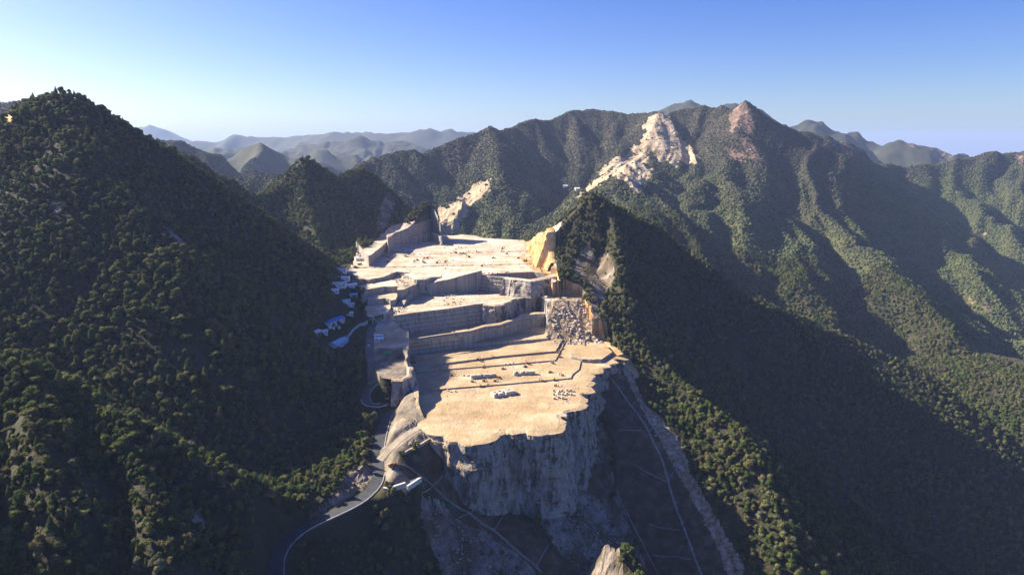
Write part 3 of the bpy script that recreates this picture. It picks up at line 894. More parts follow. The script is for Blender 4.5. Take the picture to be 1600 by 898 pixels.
def crown_bm(bm, kind, rnd):
    """clumps of leaf sprays round a few lobes; returns nothing, fills bm (unit: metres, crown radius about 4)"""
    lobes = []
    if kind == 'conifer':
        for i in range(9):
            t = i / 8
            a = rnd.uniform(0, 6.28)
            rr = 2.5 * (1 - t) + 0.35
            lobes.append((Vector((math.cos(a) * 0.5 * (1 - t), math.sin(a) * 0.5 * (1 - t), 2.6 + 8.0 * t)), rr, 0.55))
    elif kind == 'tall':
        for i in range(8):
            a, t = rnd.uniform(0, 6.28), rnd.random()
            lobes.append((Vector((math.cos(a) * 1.5, math.sin(a) * 1.5, 3.4 + 6.2 * t)), rnd.uniform(1.3, 2.1), 0.85))
    elif kind == 'flat':
        for i in range(9):
            a, d = rnd.uniform(0, 6.28), rnd.uniform(0.6, 3.4)
            lobes.append((Vector((math.cos(a) * d, math.sin(a) * d, 5.6 + rnd.uniform(-.7, .7) - 0.12 * d)), rnd.uniform(1.2, 2.0), 0.6))
    else:
        for i in range(10):
            a, d = rnd.uniform(0, 6.28), rnd.uniform(0, 2.5)
            lobes.append((Vector((math.cos(a) * d, math.sin(a) * d, 4.6 + rnd.uniform(-1.6, 2.0) - 0.25 * d)), rnd.uniform(1.4, 2.3), 0.85))
    for c, r, sq in lobes:
        g = bmesh.ops.create_icosphere(bm, subdivisions=2, radius=r * 0.86, matrix=Matrix.Translation(c))
        for v in g['verts']:
            d = v.co - c
            d.z *= sq
            k = 1 + 0.28 * math.sin(d.x * 3.1 + c.x * 7) * math.cos(d.y * 2.7 + c.y * 5) + rnd.uniform(-.12, .12)
            v.co = c + d * k
        n = int(26 * r)
        for _ in range(n):
            z = rnd.uniform(-0.75, 1)
            a = rnd.uniform(0, 6.28)
            s = math.sqrt(1 - z * z)
            nrm = Vector((s * math.cos(a), s * math.sin(a), z * sq))
            p = c + nrm * r * rnd.uniform(0.82, 1.12)
            nn = (nrm.normalized() + Vector((rnd.uniform(-.6, .6), rnd.uniform(-.6, .6), rnd.uniform(-.4, .7)))).normalized()
            q = nn.to_track_quat('Z', 'Y').to_matrix()
            w, h = rnd.uniform(.28, .55), rnd.uniform(.22, .42)
            ang = rnd.uniform(0, 6.28)
            ca, sa = math.cos(ang), math.sin(ang)
            vs = [bm.verts.new(p + q @ Vector((x * ca - y * sa, x * sa + y * ca, zz))) for x, y, zz in ((-w, -h * .4, 0), (w * .2, -h, .1), (w, h * .3, 0), (-w * .1, h, -.1))]
            bm.faces.new(vs)


KINDS = [('round', 'rounded'), ('round', 'bushy'), ('flat', 'flat topped'), ('tall', 'tall narrow'), ('conifer', 'pointed'), ('round', 'broad')]
PROTO = bpy.data.collections.new('tree kinds')
CROWN, TRUNK = [], []
for i, (kd, _) in enumerate(KINDS):
    rnd = random.Random(40 + i)
    bm = bmesh.new()
    crown_bm(bm, kd, rnd)
    me = bpy.data.meshes.new('crown')
    bm.to_mesh(me)
    bm.free()
    me.materials.append(LEAF)
    CROWN.append(me)
    bm = bmesh.new()
    trunk_bm(bm, 8.5 if kd in ('conifer', 'tall') else 6.5, 0.24, rnd, 2 if kd == 'conifer' else 4)
    mt = bpy.data.meshes.new('trunk')
    bm.to_mesh(mt)
    bm.free()
    mt.materials.append(BARK)
    TRUNK.append(mt)
    bm = bmesh.new()
    bm.from_mesh(me)
    nf = len(bm.faces)
    bm.from_mesh(mt)
    bm.faces.ensure_lookup_table()
    for f_ in bm.faces[nf:]:
        f_.material_index = 1
    mj = bpy.data.meshes.new('tree')
    bm.to_mesh(mj)
    bm.free()
    mj.materials.append(LEAF)
    mj.materials.append(BARK)
    PROTO.objects.link(bpy.data.objects.new('tree_kind', mj))
FPROTO = bpy.data.collections.new('far crowns')
for i in range(4):
    rnd = random.Random(80 + i)
    bm = bmesh.new()
    bmesh.ops.create_icosphere(bm, subdivisions=2, radius=4.2)
    for v in bm.verts:
        d = v.co.copy()
        k = 1 + 0.25 * math.sin(d.x * 1.3 + i * 3) * math.cos(d.y * 1.5 + i) + 0.2 * math.sin(d.z * 1.9 + d.x + i) + rnd.uniform(-.13, .13)
        v.co = Vector((d.x * k, d.y * k, d.z * k * (0.95 + 0.2 * (i % 2)) + 2.2))
    me = bpy.data.meshes.new('far_crown')
    bm.to_mesh(me)
    bm.free()
    me.materials.append(FARLEAF)
    FPROTO.objects.link(bpy.data.objects.new('far_crown', me))


def scatter(name, pts, sc, pk, coll, rng, wide=(0.85, 1.2)):
    n = len(pts)
    me = bpy.data.meshes.new(name)
    me.vertices.add(n)
    me.vertices.foreach_set('co', pts.astype(np.float32).ravel())
    a = me.attributes.new('size', 'FLOAT_VECTOR', 'POINT')
    w = sc * rng.uniform(wide[0], wide[1], n)
    a.data.foreach_set('vector', np.stack([w, w, sc], 1).astype(np.float32).ravel())
    a = me.attributes.new('turn', 'FLOAT_VECTOR', 'POINT')
    a.data.foreach_set('vector', np.stack([rng.normal(0, .07, n), rng.normal(0, .07, n), rng.uniform(0, 6.28, n)], 1).astype(np.float32).ravel())
    a = me.attributes.new('kind_index', 'INT', 'POINT')
    a.data.foreach_set('value', pk.astype(np.int32))
    o = link(name, me)
    o['kind'] = 'stuff'
    ng = bpy.data.node_groups.new(name, 'GeometryNodeTree')
    ng.interface.new_socket('Geometry', in_out='INPUT', socket_type='NodeSocketGeometry')
    ng.interface.new_socket('Geometry', in_out='OUTPUT', socket_type='NodeSocketGeometry')
    gi, go = ng.nodes.new('NodeGroupInput'), ng.nodes.new('NodeGroupOutput')
    ip = ng.nodes.new('GeometryNodeInstanceOnPoints')
    ci = ng.nodes.new('GeometryNodeCollectionInfo')
    ci.inputs['Collection'].default_value = coll
    ci.inputs['Separate Children'].default_value = True
    ci.inputs['Reset Children'].default_value = True
    ip.inputs['Pick Instance'].default_value = True

    def named(nm, ty):
        q = ng.nodes.new('GeometryNodeInputNamedAttribute')
        q.data_type = ty
        q.inputs['Name'].default_value = nm
        return q.outputs['Attribute']
    L = ng.links.new
    L(gi.outputs[0], ip.inputs['Points'])
    L(ci.outputs[0], ip.inputs['Instance'])
    L(named('kind_index', 'INT'), ip.inputs['Instance Index'])
    er = ng.nodes.new('FunctionNodeEulerToRotation')
    L(named('turn', 'FLOAT_VECTOR'), er.inputs[0])
    L(er.outputs[0], ip.inputs['Rotation'])
    L(named('size', 'FLOAT_VECTOR'), ip.inputs['Scale'])
    L(ip.outputs[0], go.inputs[0])
    md = o.modifiers.new('scatter', 'NODES')
    md.node_group = ng
    return o


class Field:                                    # bilinear lookup on a height grid
    def __init__(s, ax_, ay_, h):
        s.ax, s.ay, s.h = ax_, ay_, h

    def loc(s, x, y):
        i = np.clip(np.searchsorted(s.ax, x) - 1, 0, len(s.ax) - 2)
        j = np.clip(np.searchsorted(s.ay, y) - 1, 0, len(s.ay) - 2)
        return i, j, np.clip((x - s.ax[i]) / (s.ax[i + 1] - s.ax[i]), 0, 1), np.clip((y - s.ay[j]) / (s.ay[j + 1] - s.ay[j]), 0, 1)

    def __call__(s, x, y):
        i, j, fx_, fy_ = s.loc(x, y)
        h = s.h
        return (h[j, i] * (1 - fx_) + h[j, i + 1] * fx_) * (1 - fy_) + (h[j + 1, i] * (1 - fx_) + h[j + 1, i + 1] * fx_) * fy_

    def nearest(s, c, x, y):
        i, j, fx_, fy_ = s.loc(x, y)
        return c[j + (fy_ > .5), i + (fx_ > .5)]


NEAR = Field(ax, ay, NH)
FARF = Field(fx, fy, FH)


def seen(x, y, z, fields, n=90):
    """how far (m) the ground rises above the sight line from the camera to each point; negative = clear"""
    worst = np.full(x.shape, -1e9)
    for t in np.linspace(0.12, 0.985, n):
        for f in fields:
            ok = (x * t > f.ax[0]) & (x * t < f.ax[-1]) & (y * t > f.ay[0]) & (y * t < f.ay[-1])
            worst = np.where(ok, np.maximum(worst, f(x * t, y * t) - z * t), worst)
    return worst


rng = np.random.default_rng(7)


def jitter_grid(x0, x1, y0, y1, step):
    X, Y = np.meshgrid(np.arange(x0, x1, step), np.arange(y0, y1, step))
    X = X + rng.uniform(-.48, .48, X.shape) * step
    Y = Y + rng.uniform(-.48, .48, X.shape) * step
    return X.ravel(), Y.ravel()


tx, ty = jitter_grid(-990, 940, 190, 1680, 5.6)
tz = NEAR(tx, ty)
u_, v_ = to_px(tx, ty, tz)
zn = NEAR.nearest(NC, tx, ty)
gxx = (NEAR(tx + 2, ty) - NEAR(tx - 2, ty)) / 4
gyy = (NEAR(tx, ty + 2) - NEAR(tx, ty - 2)) / 4
steep = np.hypot(gxx, gyy)
keep = (u_ > -220) & (u_ < 1820) & (v_ < 1150) & (steep < 2.6)
thin = rng.random(tx.shape)
prob = np.zeros(tx.shape)
for nm, pr in (('forest', 0.97), ('scree', 0.16), ('rock', 0.26), ('orange', 0.07), ('planted', 0.42)):
    prob[zn == ZONES.index(nm)] = pr
rd = np.minimum.reduce([polydist(tx, ty, l)[0] for l in (ROAD, ROAD_UP, ROAD_TOP, RAMP)])
prob *= np.where(fbm(tx / 28, ty / 28, 93, 3) < -0.33, 0.45, 1.0)
keep &= (thin < prob) & (rd > 8.5)
camp = np.zeros(tx.shape, bool)
for poly in ([(490, 512), (505, 487), (545, 483), (580, 494), (578, 512), (556, 534), (546, 568), (508, 568), (492, 545)], [(520, 416), (545, 412), (562, 428), (556, 450), (552, 488), (532, 488), (520, 455)], [(560, 395), (585, 392), (570, 425), (552, 420)]):
    camp |= inpoly(*to_px(tx, ty, tz), poly)
keep &= ~(camp & (ty > 680) & (thin > 0.06))
ru, rv = [np.concatenate(q) for q in zip(*[to_px(*np.array(l).T) for l in (ROAD, ROAD_UP)])]
verge = (rd < 70) & keep
vi = np.where(verge)[0]
u2, v2 = to_px(tx[vi], ty[vi], tz[vi] + 9)
near_road = np.array([(np.min(np.hypot(ru - a_, rv - b_)) < 11) or (np.min(np.where(np.abs(ru - a_) < 9, np.abs(rv - (b_ + 8)), 99)) < 14) for a_, b_ in zip(u2, v2)])
keep[vi[near_road]] = False
tx, ty, tz, zn = tx[keep], ty[keep], tz[keep], zn[keep]
size = (0.5 + 0.62 * rng.random(tx.shape) ** 0.9 + 0.22 * (rng.random(tx.shape) < 0.07)) * np.where(zn == 0, 1.0, np.where(zn == ZONES.index('planted'), 0.17, 0.45)) * (0.85 + 0.3 * (vnoise(tx / 40, ty / 40, 5) > 0))
size *= np.where((tx < -20) & (ty < 500) & (tx > -130), 0.7, 1.0)
pick = rng.choice(6, tx.shape, p=[.26, .22, .12, .1, .1, .2])
vis = seen(tx, ty, tz + 6 * size, [NEAR])
E_ = keep
cov = size / np.hypot(ty, tz)                     # how large each stands in the picture
u_, v_ = to_px(tx, ty, tz + 5 * size)
cand = np.where((vis < 0) & (u_ > 0) & (u_ < 1600) & (v_ > 0) & (v_ < 895) & (zn == 0), cov, 0)
own = np.argsort(-cand)[:300]
rest = np.ones(tx.shape, bool)
rest[own] = False
scatter('woodland', np.stack([tx, ty, tz], 1)[rest], size[rest], pick[rest], PROTO, rng)
PLACES = [   # where a tree of its own stands: test on its photo position, words
    (lambda u, v: u > 1290, 'on the shaded slope at the bottom right corner'),
    (lambda u, v: u > 880, 'on the wooded ridge right of the pale scree strip'),
    (lambda u, v: u > 520, 'below the white retaining walls beside the road'),
    (lambda u, v: u > 400, 'just above the lowest bend of the road'),
    (lambda u, v: v < 640, 'on the upper crest of the near left spur'),
    (lambda u, v: u < 110, 'on the shaded flank at the left edge below the spur crest'),
    (lambda u, v: v < 740, 'on the middle of the near left spur'),
    (lambda u, v: u > 270, 'on the shaded hollow between the near left spur and the road'),
    (lambda u, v: u > 0, 'low on the near left spur at the bottom of the picture'),
]
for i in own:
    e = link('tree', None)
    e.location = (tx[i], ty[i], tz[i])
    e.rotation_euler = (0, 0, rng.uniform(0, 6.28))
    w = size[i] * rng.uniform(0.88, 1.18)
    e.scale = (w, w, size[i])
    place = next(p for t, p in PLACES if t(u_[i], v_[i]))
    e['label'] = '%s tree %s' % (KINDS[pick[i]][1], place)
    e['category'] = 'tree'
    e['group'] = 'trees on the nearest slopes'
    link('crown', CROWN[pick[i]], e)
    link('trunk', TRUNK[pick[i]], e)

tx, ty = jitter_grid(-2300, 3200, 1250, 3350, 7.0)
tz = FARF(tx, ty)
u_, v_ = to_px(tx, ty, tz)
zn = FARF.nearest(FC, tx, ty)
keep = (u_ > -120) & (u_ < 1720) & (tz > -519) & (rng.random(tx.shape) < np.where(zn == 0, 0.95, np.where(zn == 2, 0.2, 0.03)))
tx, ty, tz = tx[keep], ty[keep], tz[keep]
vis = seen(tx, ty, tz + 8, [NEAR, FARF], 60)
keep = vis < 45
tx, ty, tz = tx[keep], ty[keep], tz[keep]
print('far crowns', len(tx), 'near', int(rest.sum()))
hi = sstep(-150, 100, tz)
scatter('mountain_woodland', np.stack([tx, ty, tz - 0.8], 1), (0.45 + 0.55 * rng.random(tx.shape)) * (1 - 0.35 * hi), rng.integers(0, 4, tx.shape), FPROTO, rng)


# ------------------------------------------------------------------ things: helpers
def hit(u, v, y0=300.0, y1=1650.0, f=NEAR, step=2.0):
    """the ground point seen at a photo position"""
    Y = np.arange(y0, y1, step)
    x, _, z = P(u, v, Y)
    k = np.argmax(f(x, Y) > z)
    a, b_ = Y[max(k - 1, 0)], Y[k]
    for _i in range(12):
        mid = (a + b_) / 2
        x, _, z = P(u, v, mid)
        if f(np.array([x]), np.array([mid]))[0] > z:
            b_ = mid
        else:
            a = mid
    x, y, _ = P(u, v, b_)
    return Vector((x, y, float(f(np.array([x]), np.array([y]))[0])))


def ground(x, y):
    return float(NEAR(np.array([x]), np.array([y]))[0])


def thing(name, label, cat, loc, rz=0.0, group=None, scale=1.0):
    e = link(name, None)
    e.location, e.rotation_euler = loc, (0, 0, rz)
    e.scale = (scale,) * 3
    e['label'], e['category'] = label, cat
    if group:
        e['group'] = group
    return e


def tag(o, label, cat, group=None):
    o['label'], o['category'] = label, cat
    if group:
        o['group'] = group
    return o


def add_box(bm, c, s, rz=0.0, taper=1.0, rot=None):
    r = rot or Matrix.Rotation(rz, 4, 'Z')
    vs = []
    for dz in (-.5, .5):
        k = taper if dz > 0 else 1.0
        for dx, dy in ((-.5, -.5), (.5, -.5), (.5, .5), (-.5, .5)):
            vs.append(bm.verts.new(Vector(c) + r @ Vector((dx * s[0] * k, dy * s[1] * k, dz * s[2]))))
    for f_ in ((3, 2, 1, 0), (4, 5, 6, 7), (0, 1, 5, 4), (1, 2, 6, 5), (2, 3, 7, 6), (3, 0, 4, 7)):
        bm.faces.new([vs[i] for i in f_])


def add_beam(bm, p0, p1, w, h):
    p0, p1 = Vector(p0), Vector(p1)
    d = p1 - p0
    q = d.to_track_quat('X', 'Z').to_matrix().to_4x4()
    add_box(bm, (p0 + p1) / 2, (d.length, w, h), rot=q)


def add_cyl(bm, c, r, h, axis='Z', n=14):
    rot = {'Z': Matrix.Identity(4), 'Y': Matrix.Rotation(math.pi / 2, 4, 'X'), 'X': Matrix.Rotation(math.pi / 2, 4, 'Y')}[axis]
    bmesh.ops.create_cone(bm, cap_ends=True, segments=n, radius1=r, radius2=r, depth=h, matrix=Matrix.Translation(c) @ rot)


def finish(bm, name, m, parent=None, bev=0.0):
    if bev:
        bmesh.ops.bevel(bm, geom=list(bm.edges), offset=bev, segments=1, affect='EDGES')
    me = bpy.data.meshes.new(name)
    bm.to_mesh(me)
    bm.free()
    me.materials.append(m)
    return link(name, me, parent)


def build(name, m, parent, fn, bev=0.0):
    bm = bmesh.new()
    fn(bm)
    return finish(bm, name, m, parent, bev)


def copy_tree(o, parent=None):
    c = o.copy()
    COL.objects.link(c)
    c.parent = parent
    for ch in list(o.children):
        copy_tree(ch, c)
    return c


ASPHALT = plain('asphalt', (0.055, 0.06, 0.065), 0.85, 0.25, 0.12)
TRACK = plain('dusty_track', (0.30, 0.26, 0.20), 0.95, 0.25, 0.1)
CONC = plain('concrete', (0.27, 0.25, 0.225), 0.9, 0.3, 0.3)
CURB = plain('weathered_parapet', (0.42, 0.40, 0.37), 0.9, 0.25, 0.3)
PALECONC = plain('pale_concrete', (0.56, 0.54, 0.50), 0.85, 0.08, 0.4)
STONE = plain('cut_stone', (0.52, 0.46, 0.38), 0.9, 0.22, 0.35)
PALE = plain('pale_rubble', (0.36, 0.30, 0.235), 0.95, 0.45, 0.25)
BLUE = plain('blue_sheet_roof', (0.04, 0.17, 0.50), 0.55, 0.15, 0.4)
PALEBLUE = plain('pale_blue_roof', (0.34, 0.50, 0.66), 0.55, 0.12, 0.4)
GREYROOF = plain('grey_white_roof', (0.55, 0.56, 0.57), 0.6, 0.12, 0.4)
WALLP = plain('white_wall', (0.70, 0.69, 0.66), 0.85, 0.08, 0.5)
GLASS = plain('dark_window', (0.03, 0.035, 0.04), 0.2, 0.1)
DOORM = plain('grey_door', (0.20, 0.21, 0.22), 0.6, 0.1)
RUST = plain('rust_brown_paint', (0.20, 0.10, 0.045), 0.6, 0.2)
OCHRE = plain('ochre_paint', (0.42, 0.24, 0.05), 0.5, 0.15)
REDP = plain('red_paint', (0.36, 0.055, 0.035), 0.5, 0.15)
WHITEP = plain('white_paint', (0.78, 0.78, 0.78), 0.4, 0.05)
STEEL = plain('dark_steel', (0.05, 0.048, 0.045), 0.6, 0.2)
RUBBER = plain('rubber', (0.025, 0.025, 0.025), 0.9, 0.2)
GREENN = plain('green_netting', (0.02, 0.20, 0.12), 0.9, 0.2)
GREENP = plain('green_paint', (0.03, 0.30, 0.11), 0.6, 0.1)


# ------------------------------------------------------------------ roads, parapets, drains
def ribbon(name, line, half, m, dz=0.22, kind='structure', edge=0.0):
    bm = bmesh.new()
    prev = None
    n = len(line)
    for i, p in enumerate(line):
        a, b_ = line[max(i - 1, 0)], line[min(i + 1, n - 1)]
        t = Vector((b_[0] - a[0], b_[1] - a[1], 0)).normalized()
        nn = Vector((-t.y, t.x, 0))
        row = [bm.verts.new(Vector((p[0], p[1], p[2] + dz)) + nn * half * k - Vector((0, 0, 0.6 if abs(k) > 1.01 else 0))) for k in (-1.04, -1, 0, 1, 1.04)]
        if prev:
            for k in range(4):
                bm.faces.new((prev[k], prev[k + 1], row[k + 1], row[k]))
        prev = row
    o = finish(bm, name, m)
    o['kind'] = kind
    return o


ribbon('road', ROAD, 4.6, ASPHALT, 0.22)
ribbon('road', ROAD_UP, 3.8, ASPHALT, 0.26)
ribbon('road', ROAD_TOP, 4.2, plain('worn_asphalt', (0.12, 0.115, 0.105), 0.9, 0.25, 0.1), 0.24)
ribbon('dirt_track', RAMP, 3.6, TRACK, 0.24)


def strip(name, line, sect, m, lift=0.0):
    """sweep a closed cross-section (offset, height) along a line"""
    bm = bmesh.new()
    prev, n = None, len(line)
    for i, p in enumerate(line):
        a, b_ = line[max(i - 1, 0)], line[min(i + 1, n - 1)]
        t = Vector((b_[0] - a[0], b_[1] - a[1], 0)).normalized()
        nn = Vector((-t.y, t.x, 0))
        row = [bm.verts.new(Vector((p[0], p[1], p[2] + lift + hh)) + nn * o_) for o_, hh in sect]
        if prev:
            for k in range(len(sect)):
                k2 = (k + 1) % len(sect)
                bm.faces.new((prev[k], prev[k2], row[k2], row[k]))
        else:
            bm.faces.new(row[::-1])
        prev = row
    bm.faces.new(prev)
    bmesh.ops.recalc_face_normals(bm, faces=list(bm.faces))
    return finish(bm, name, m)


WALLSEC = [(-.28, -.8), (-.24, .8), (.24, .8), (.28, -.8)]


def side(line, off, i0=0, i1=None):
    out = []
    n = len(line)
    for i in range(i0, i1 if i1 is not None else n):
        a, b_ = line[max(i - 1, 0)], line[min(i + 1, n - 1)]
        t = Vector((b_[0] - a[0], b_[1] - a[1], 0)).normalized()
        out.append((line[i][0] - t.y * off, line[i][1] + t.x * off, line[i][2]))
    return out


nR, nU = len(ROAD), len(ROAD_UP)
tag(strip('parapet', side(ROAD, -5.0, 2, int(nR * .56)), WALLSEC, CURB), 'pale parapet wall along the outer edge of the lowest road bend', 'parapet', 'road parapets')
tag(strip('parapet', side(ROAD, -5.0, int(nR * .66), nR - 4), WALLSEC, CURB), 'pale parapet beside the straight road left of the soil bank', 'parapet', 'road parapets')
tag(strip('parapet', side(ROAD_UP, -4.3, 2, nU - 4), WALLSEC, CURB), 'pale curved parapet round the inside of the hairpin bend', 'parapet', 'road parapets')
tag(strip('parapet', side(ROAD_UP, 4.3, 2, int(nU * .45)), WALLSEC, CURB), 'short pale parapet on the lower leg of the hairpin', 'parapet', 'road parapets')


def drape(pix, step=3.0, y0=380, lift=0.0):
    pts = [hit(u, v, y0, 900) for u, v in pix]
    out = []
    for a, b_ in zip(pts, pts[1:]):
        n = max(1, int((b_ - a).to_2d().length / step))
        for k in range(n):
            q = a.lerp(b_, k / n)
            out.append((q.x, q.y, ground(q.x, q.y) + lift))
    out.append((pts[-1].x, pts[-1].y, pts[-1].z + lift))
    z = np.array([p[2] for p in out])
    zs = np.convolve(np.pad(z, 2, mode='edge'), np.ones(5) / 5, 'valid')
    return [(p[0], p[1], max(a, b_)) for p, a, b_ in zip(out, zs, z)]


CHAN = [(-1.0, -.8), (-1.0, .45), (-.7, .45), (-.65, .12), (.65, .12), (.7, .45), (1.0, .45), (1.0, -.8)]
THIN = [(-.45, -.7), (-.45, .3), (-.28, .3), (-.25, .1), (.25, .1), (.28, .3), (.45, .3), (.45, -.7)]
for pix, sec, lab in (
        ([(624, 724), (660, 746), (676, 756), (731, 799), (756, 819), (772, 828), (809, 861), (850, 897), (875, 920)], CHAN, 'long concrete drain stepping down the dark slope below the front cliff'),
        ([(711, 713), (700, 722), (690, 745), (677, 757)], THIN, 'upper short drain from the cliff foot to the long drain'),
        ([(775, 757), (752, 778), (737, 800)], THIN, 'middle cross drain under the rock buttress on the dark slope'),
        ([(804, 782), (788, 803), (773, 827)], THIN, 'cross drain on the dark slope just right of the middle one'),
        ([(856, 851), (838, 884)], THIN, 'lowest short cross drain at the foot of the dark slope'),
        ([(676, 758), (668, 766), (659, 769)], THIN, 'short drain end leading to the white retaining wall'),
        ([(737, 800), (712, 811)], THIN, 'short drain stub left of the long drain beside the green net'),
        ([(939, 569), (967, 606), (996, 646), (1021, 691), (1036, 722), (1049, 770), (1067, 819), (1085, 868), (1097, 900), (1110, 930)], CHAN, 'long pale drain running down the brown slope right of the quarry'),
        ([(983, 581), (966, 592)], THIN, 'topmost branch drain near the platform on the right slope'),
        ([(1007, 620), (988, 632)], THIN, 'second branch drain in the sun on the right slope'),
        ([(1027, 664), (1015, 673)], THIN, 'short curved branch drain at the shadow edge of the right slope'),
        ([(1069, 717), (1046, 748)], THIN, 'branch drain from the scree strip to the right slope drain'),
        ([(987, 724), (1018, 741), (1045, 753)], THIN, 'slanting drain across the shaded middle of the right slope'),
        ([(967, 671), (1003, 671)], THIN, 'level drain line on the shaded upper right slope'),
        ([(1014, 817), (1067, 828)], THIN, 'level drain line low on the shaded right slope'),
        ([(1018, 866), (1080, 873)], THIN, 'lowest level drain line on the right slope'),
        ([(963, 766), (979, 801), (1003, 845), (1027, 893), (1040, 925)], THIN, 'drain line down the gully right of the grey cliff')):
    tag(strip('drainage_channel', drape(pix), sec, CONC), lab, 'drain', 'drains on the replanted slopes')

for pix, lab in (([(694, 779), (703, 790), (712, 798)], 'green net on the left dark slope below the long drain'),
                 ([(824, 812), (842, 834), (858, 855)], 'long green net low on the dark slope'),
                 ([(645, 752), (655, 757), (664, 766)], 'green net behind the white retaining wall'),
                 ([(706, 802), (716, 808)], 'small green net beside the drain stub')):
    tag(strip('safety_net', drape(pix, 2.0), [(-.05, -.5), (-.5, 1.7), (-.42, 1.7), (.05, -.5)], GREENN), lab, 'net', 'green nets on the slope')


def wall_run(name, pix, h, w, m, label, cat, zoff=0.0):
    pts = [hit(u, v, 380, 1000) for u, v in pix]
    z = max(p.z for p in pts) + zoff
    line = [(p.x, p.y, z) for p in pts]
    return tag(strip(name, line, [(-w / 2, -2.2), (-w / 2, h), (w / 2, h), (w / 2, -2.2)], m), label, cat)


wall_run('retaining_wall', [(599, 764), (606, 765), (634, 780)], 1.6, 1.8, PALECONC, 'white retaining wall above the dark wood beside the road junction', 'wall')
wall_run('retaining_wall', [(640, 754), (658, 763), (637, 779)], 2.0, 1.8, PALECONC, 'white corner retaining wall at the top of the rock outcrop', 'wall')
tag(strip('retaining_wall', drape([(543, 528), (552, 517), (562, 509), (575, 503)], 4), [(-.6, -2), (-.6, 2.4), (.6, 2.4), (.6, -2)], PALECONC), 'pale curved wall climbing from the lower blue roofed shed', 'wall')
tag(strip('rubble_wall', drape([(626, 713), (634, 707), (645, 701), (660, 694), (678, 685)], 3), [(-1.2, -1), (-.8, 1.4), (.8, 1.4), (1.2, -1)], PALE), 'low wall of piled pale stones along the top of the dark slope', 'wall')


# ------------------------------------------------------------------ buildings
def building(label, u, v, L, W, H, rz, roof_m, wall_m=WALLP, pitch=0.22, wins=4, group='quarry camp buildings', f=NEAR, sink=0.3):
    p = hit(u, v, f=f, y1=1650 if f is NEAR else 3300)
    b_ = thing('building', label, 'building', (p.x, p.y, p.z - sink), rz, group)
    build('wall', wall_m, b_, lambda q: add_box(q, (0, 0, H / 2 - 1), (L, W, H + 2)))
    rh = W * pitch

    def roof(q):
        o_ = 0.7
        z = H + 0.02
        pr = [(-W / 2 - o_, z), (W / 2 + o_, z), (W / 2 + o_, z + .25), (0, z + rh + .25), (-W / 2 - o_, z + .25)]
        ends = [[q.verts.new((sx * (L / 2 + o_), y, zz)) for y, zz in pr] for sx in (-1, 1)]
        q.faces.new(ends[0][::-1])
        q.faces.new(ends[1])
        for i in range(5):
            j = (i + 1) % 5
            q.faces.new((ends[0][i], ends[0][j], ends[1][j], ends[1][i]))
    build('roof', roof_m, b_, roof)
    for i in range(wins):
        x = -L / 2 + L * (i + 0.5) / wins
        if i == wins // 2 and wins > 1:
            build('door', DOORM, b_, lambda q: add_box(q, (x, -W / 2 - .04, 1.1), (1.3, .12, 2.2)))
        else:
            w_ = build('window', WALLP, b_, lambda q: add_box(q, (x, -W / 2 - .05, H * .58), (1.7, .16, 1.4)))
            build('pane', GLASS, w_, lambda q: add_box(q, (x, -W / 2 - .1, H * .58), (1.4, .14, 1.1)))
    return b_


def heading(u0, v0, u1, v1, z):
    a, b_ = U(u0, v0, z), U(u1, v1, z)
    return math.atan2(b_[1] - a[1], b_[0] - a[0])


hA = heading(505, 509, 541, 495, -210)
building('long shed with a bright blue roof among trees left of the quarry', 523, 505, 27, 9, 4.5, hA, BLUE)
building('shed with a pale blue roof nearest the dark hill, below the bright blue one', 529, 540, 26, 10, 5, heading(514, 545, 543, 530, -222), PALEBLUE)
building('flat white roofed hut at the top of the camp under the trees', 534, 425, 13, 9, 4, 0.1, GREYROOF, wins=3)
building('white roofed block just below the topmost hut', 537, 437, 15, 7, 3.5, 0.05, WHITEP, wins=3)
building('grey blue roofed block in the middle of the upper camp', 531, 447, 16, 9, 4, 0.1, GREYROOF, wins=3)
building('pale block turned across the slope beside the dark tree clump', 548, 448, 16, 6, 3.5, 0.75, WHITEP, wins=3)
building('small bluish hut lowest in the upper camp', 541, 473, 9, 6, 3.5, 0.5, PALEBLUE, wins=2)
building('small grey roofed hut behind the bright blue shed', 548, 478, 8, 6, 3.2, 0.4, GREYROOF, wins=2)
building('brown walled hut at the far left end of the bright blue shed', 494, 524, 10, 8, 4.5, 1.2, GREYROOF, plain('brown_wall', (0.22, 0.12, 0.08)), wins=2)
building('white twin hut standing in the sun beside the road', 593, 532, 9, 5, 3.2, 0.0, WHITEP, wins=2)
building('low white hut right behind the sunlit twin hut', 592, 527, 9, 4, 3.0, 0.0, WHITEP, wins=2)
building('narrow grey roofed hut at the upper right of the camp', 549, 427, 9, 6, 3.2, 0.3, GREYROOF, wins=2)
building('low pale hut at the left edge of the camp under the forest', 523, 456, 10, 6, 3.2, 0.2, WHITEP, wins=2)
building('dull blue roofed hut between the camp and the dark tree clump', 552, 463, 9, 6, 3.2, 0.6, PALEBLUE, wins=2)
building('white roofed lean-to at the right end of the bright blue shed', 546, 492, 8, 5, 3.0, 0.5, WHITEP, wins=2)
building('grey roofed hut between the two blue sheds', 505, 521, 9, 6, 3.4, 0.6, GREYROOF, wins=2)
building('shed with a bluish roof beside the top bench wall in shade', 561, 407, 12, 8, 4, 0.5, GREYROOF, wins=2)
for u, v, lab in ((883, 293, 'left of two white buildings low on the far mountain valley'), (902, 297, 'right of two white buildings low on the far mountain valley')):
    building(lab, u, v, 15, 10, 7, 0.15, WHITEP, f=FARF, wins=3, group='white buildings on the far mountain', sink=1.0)
t = None
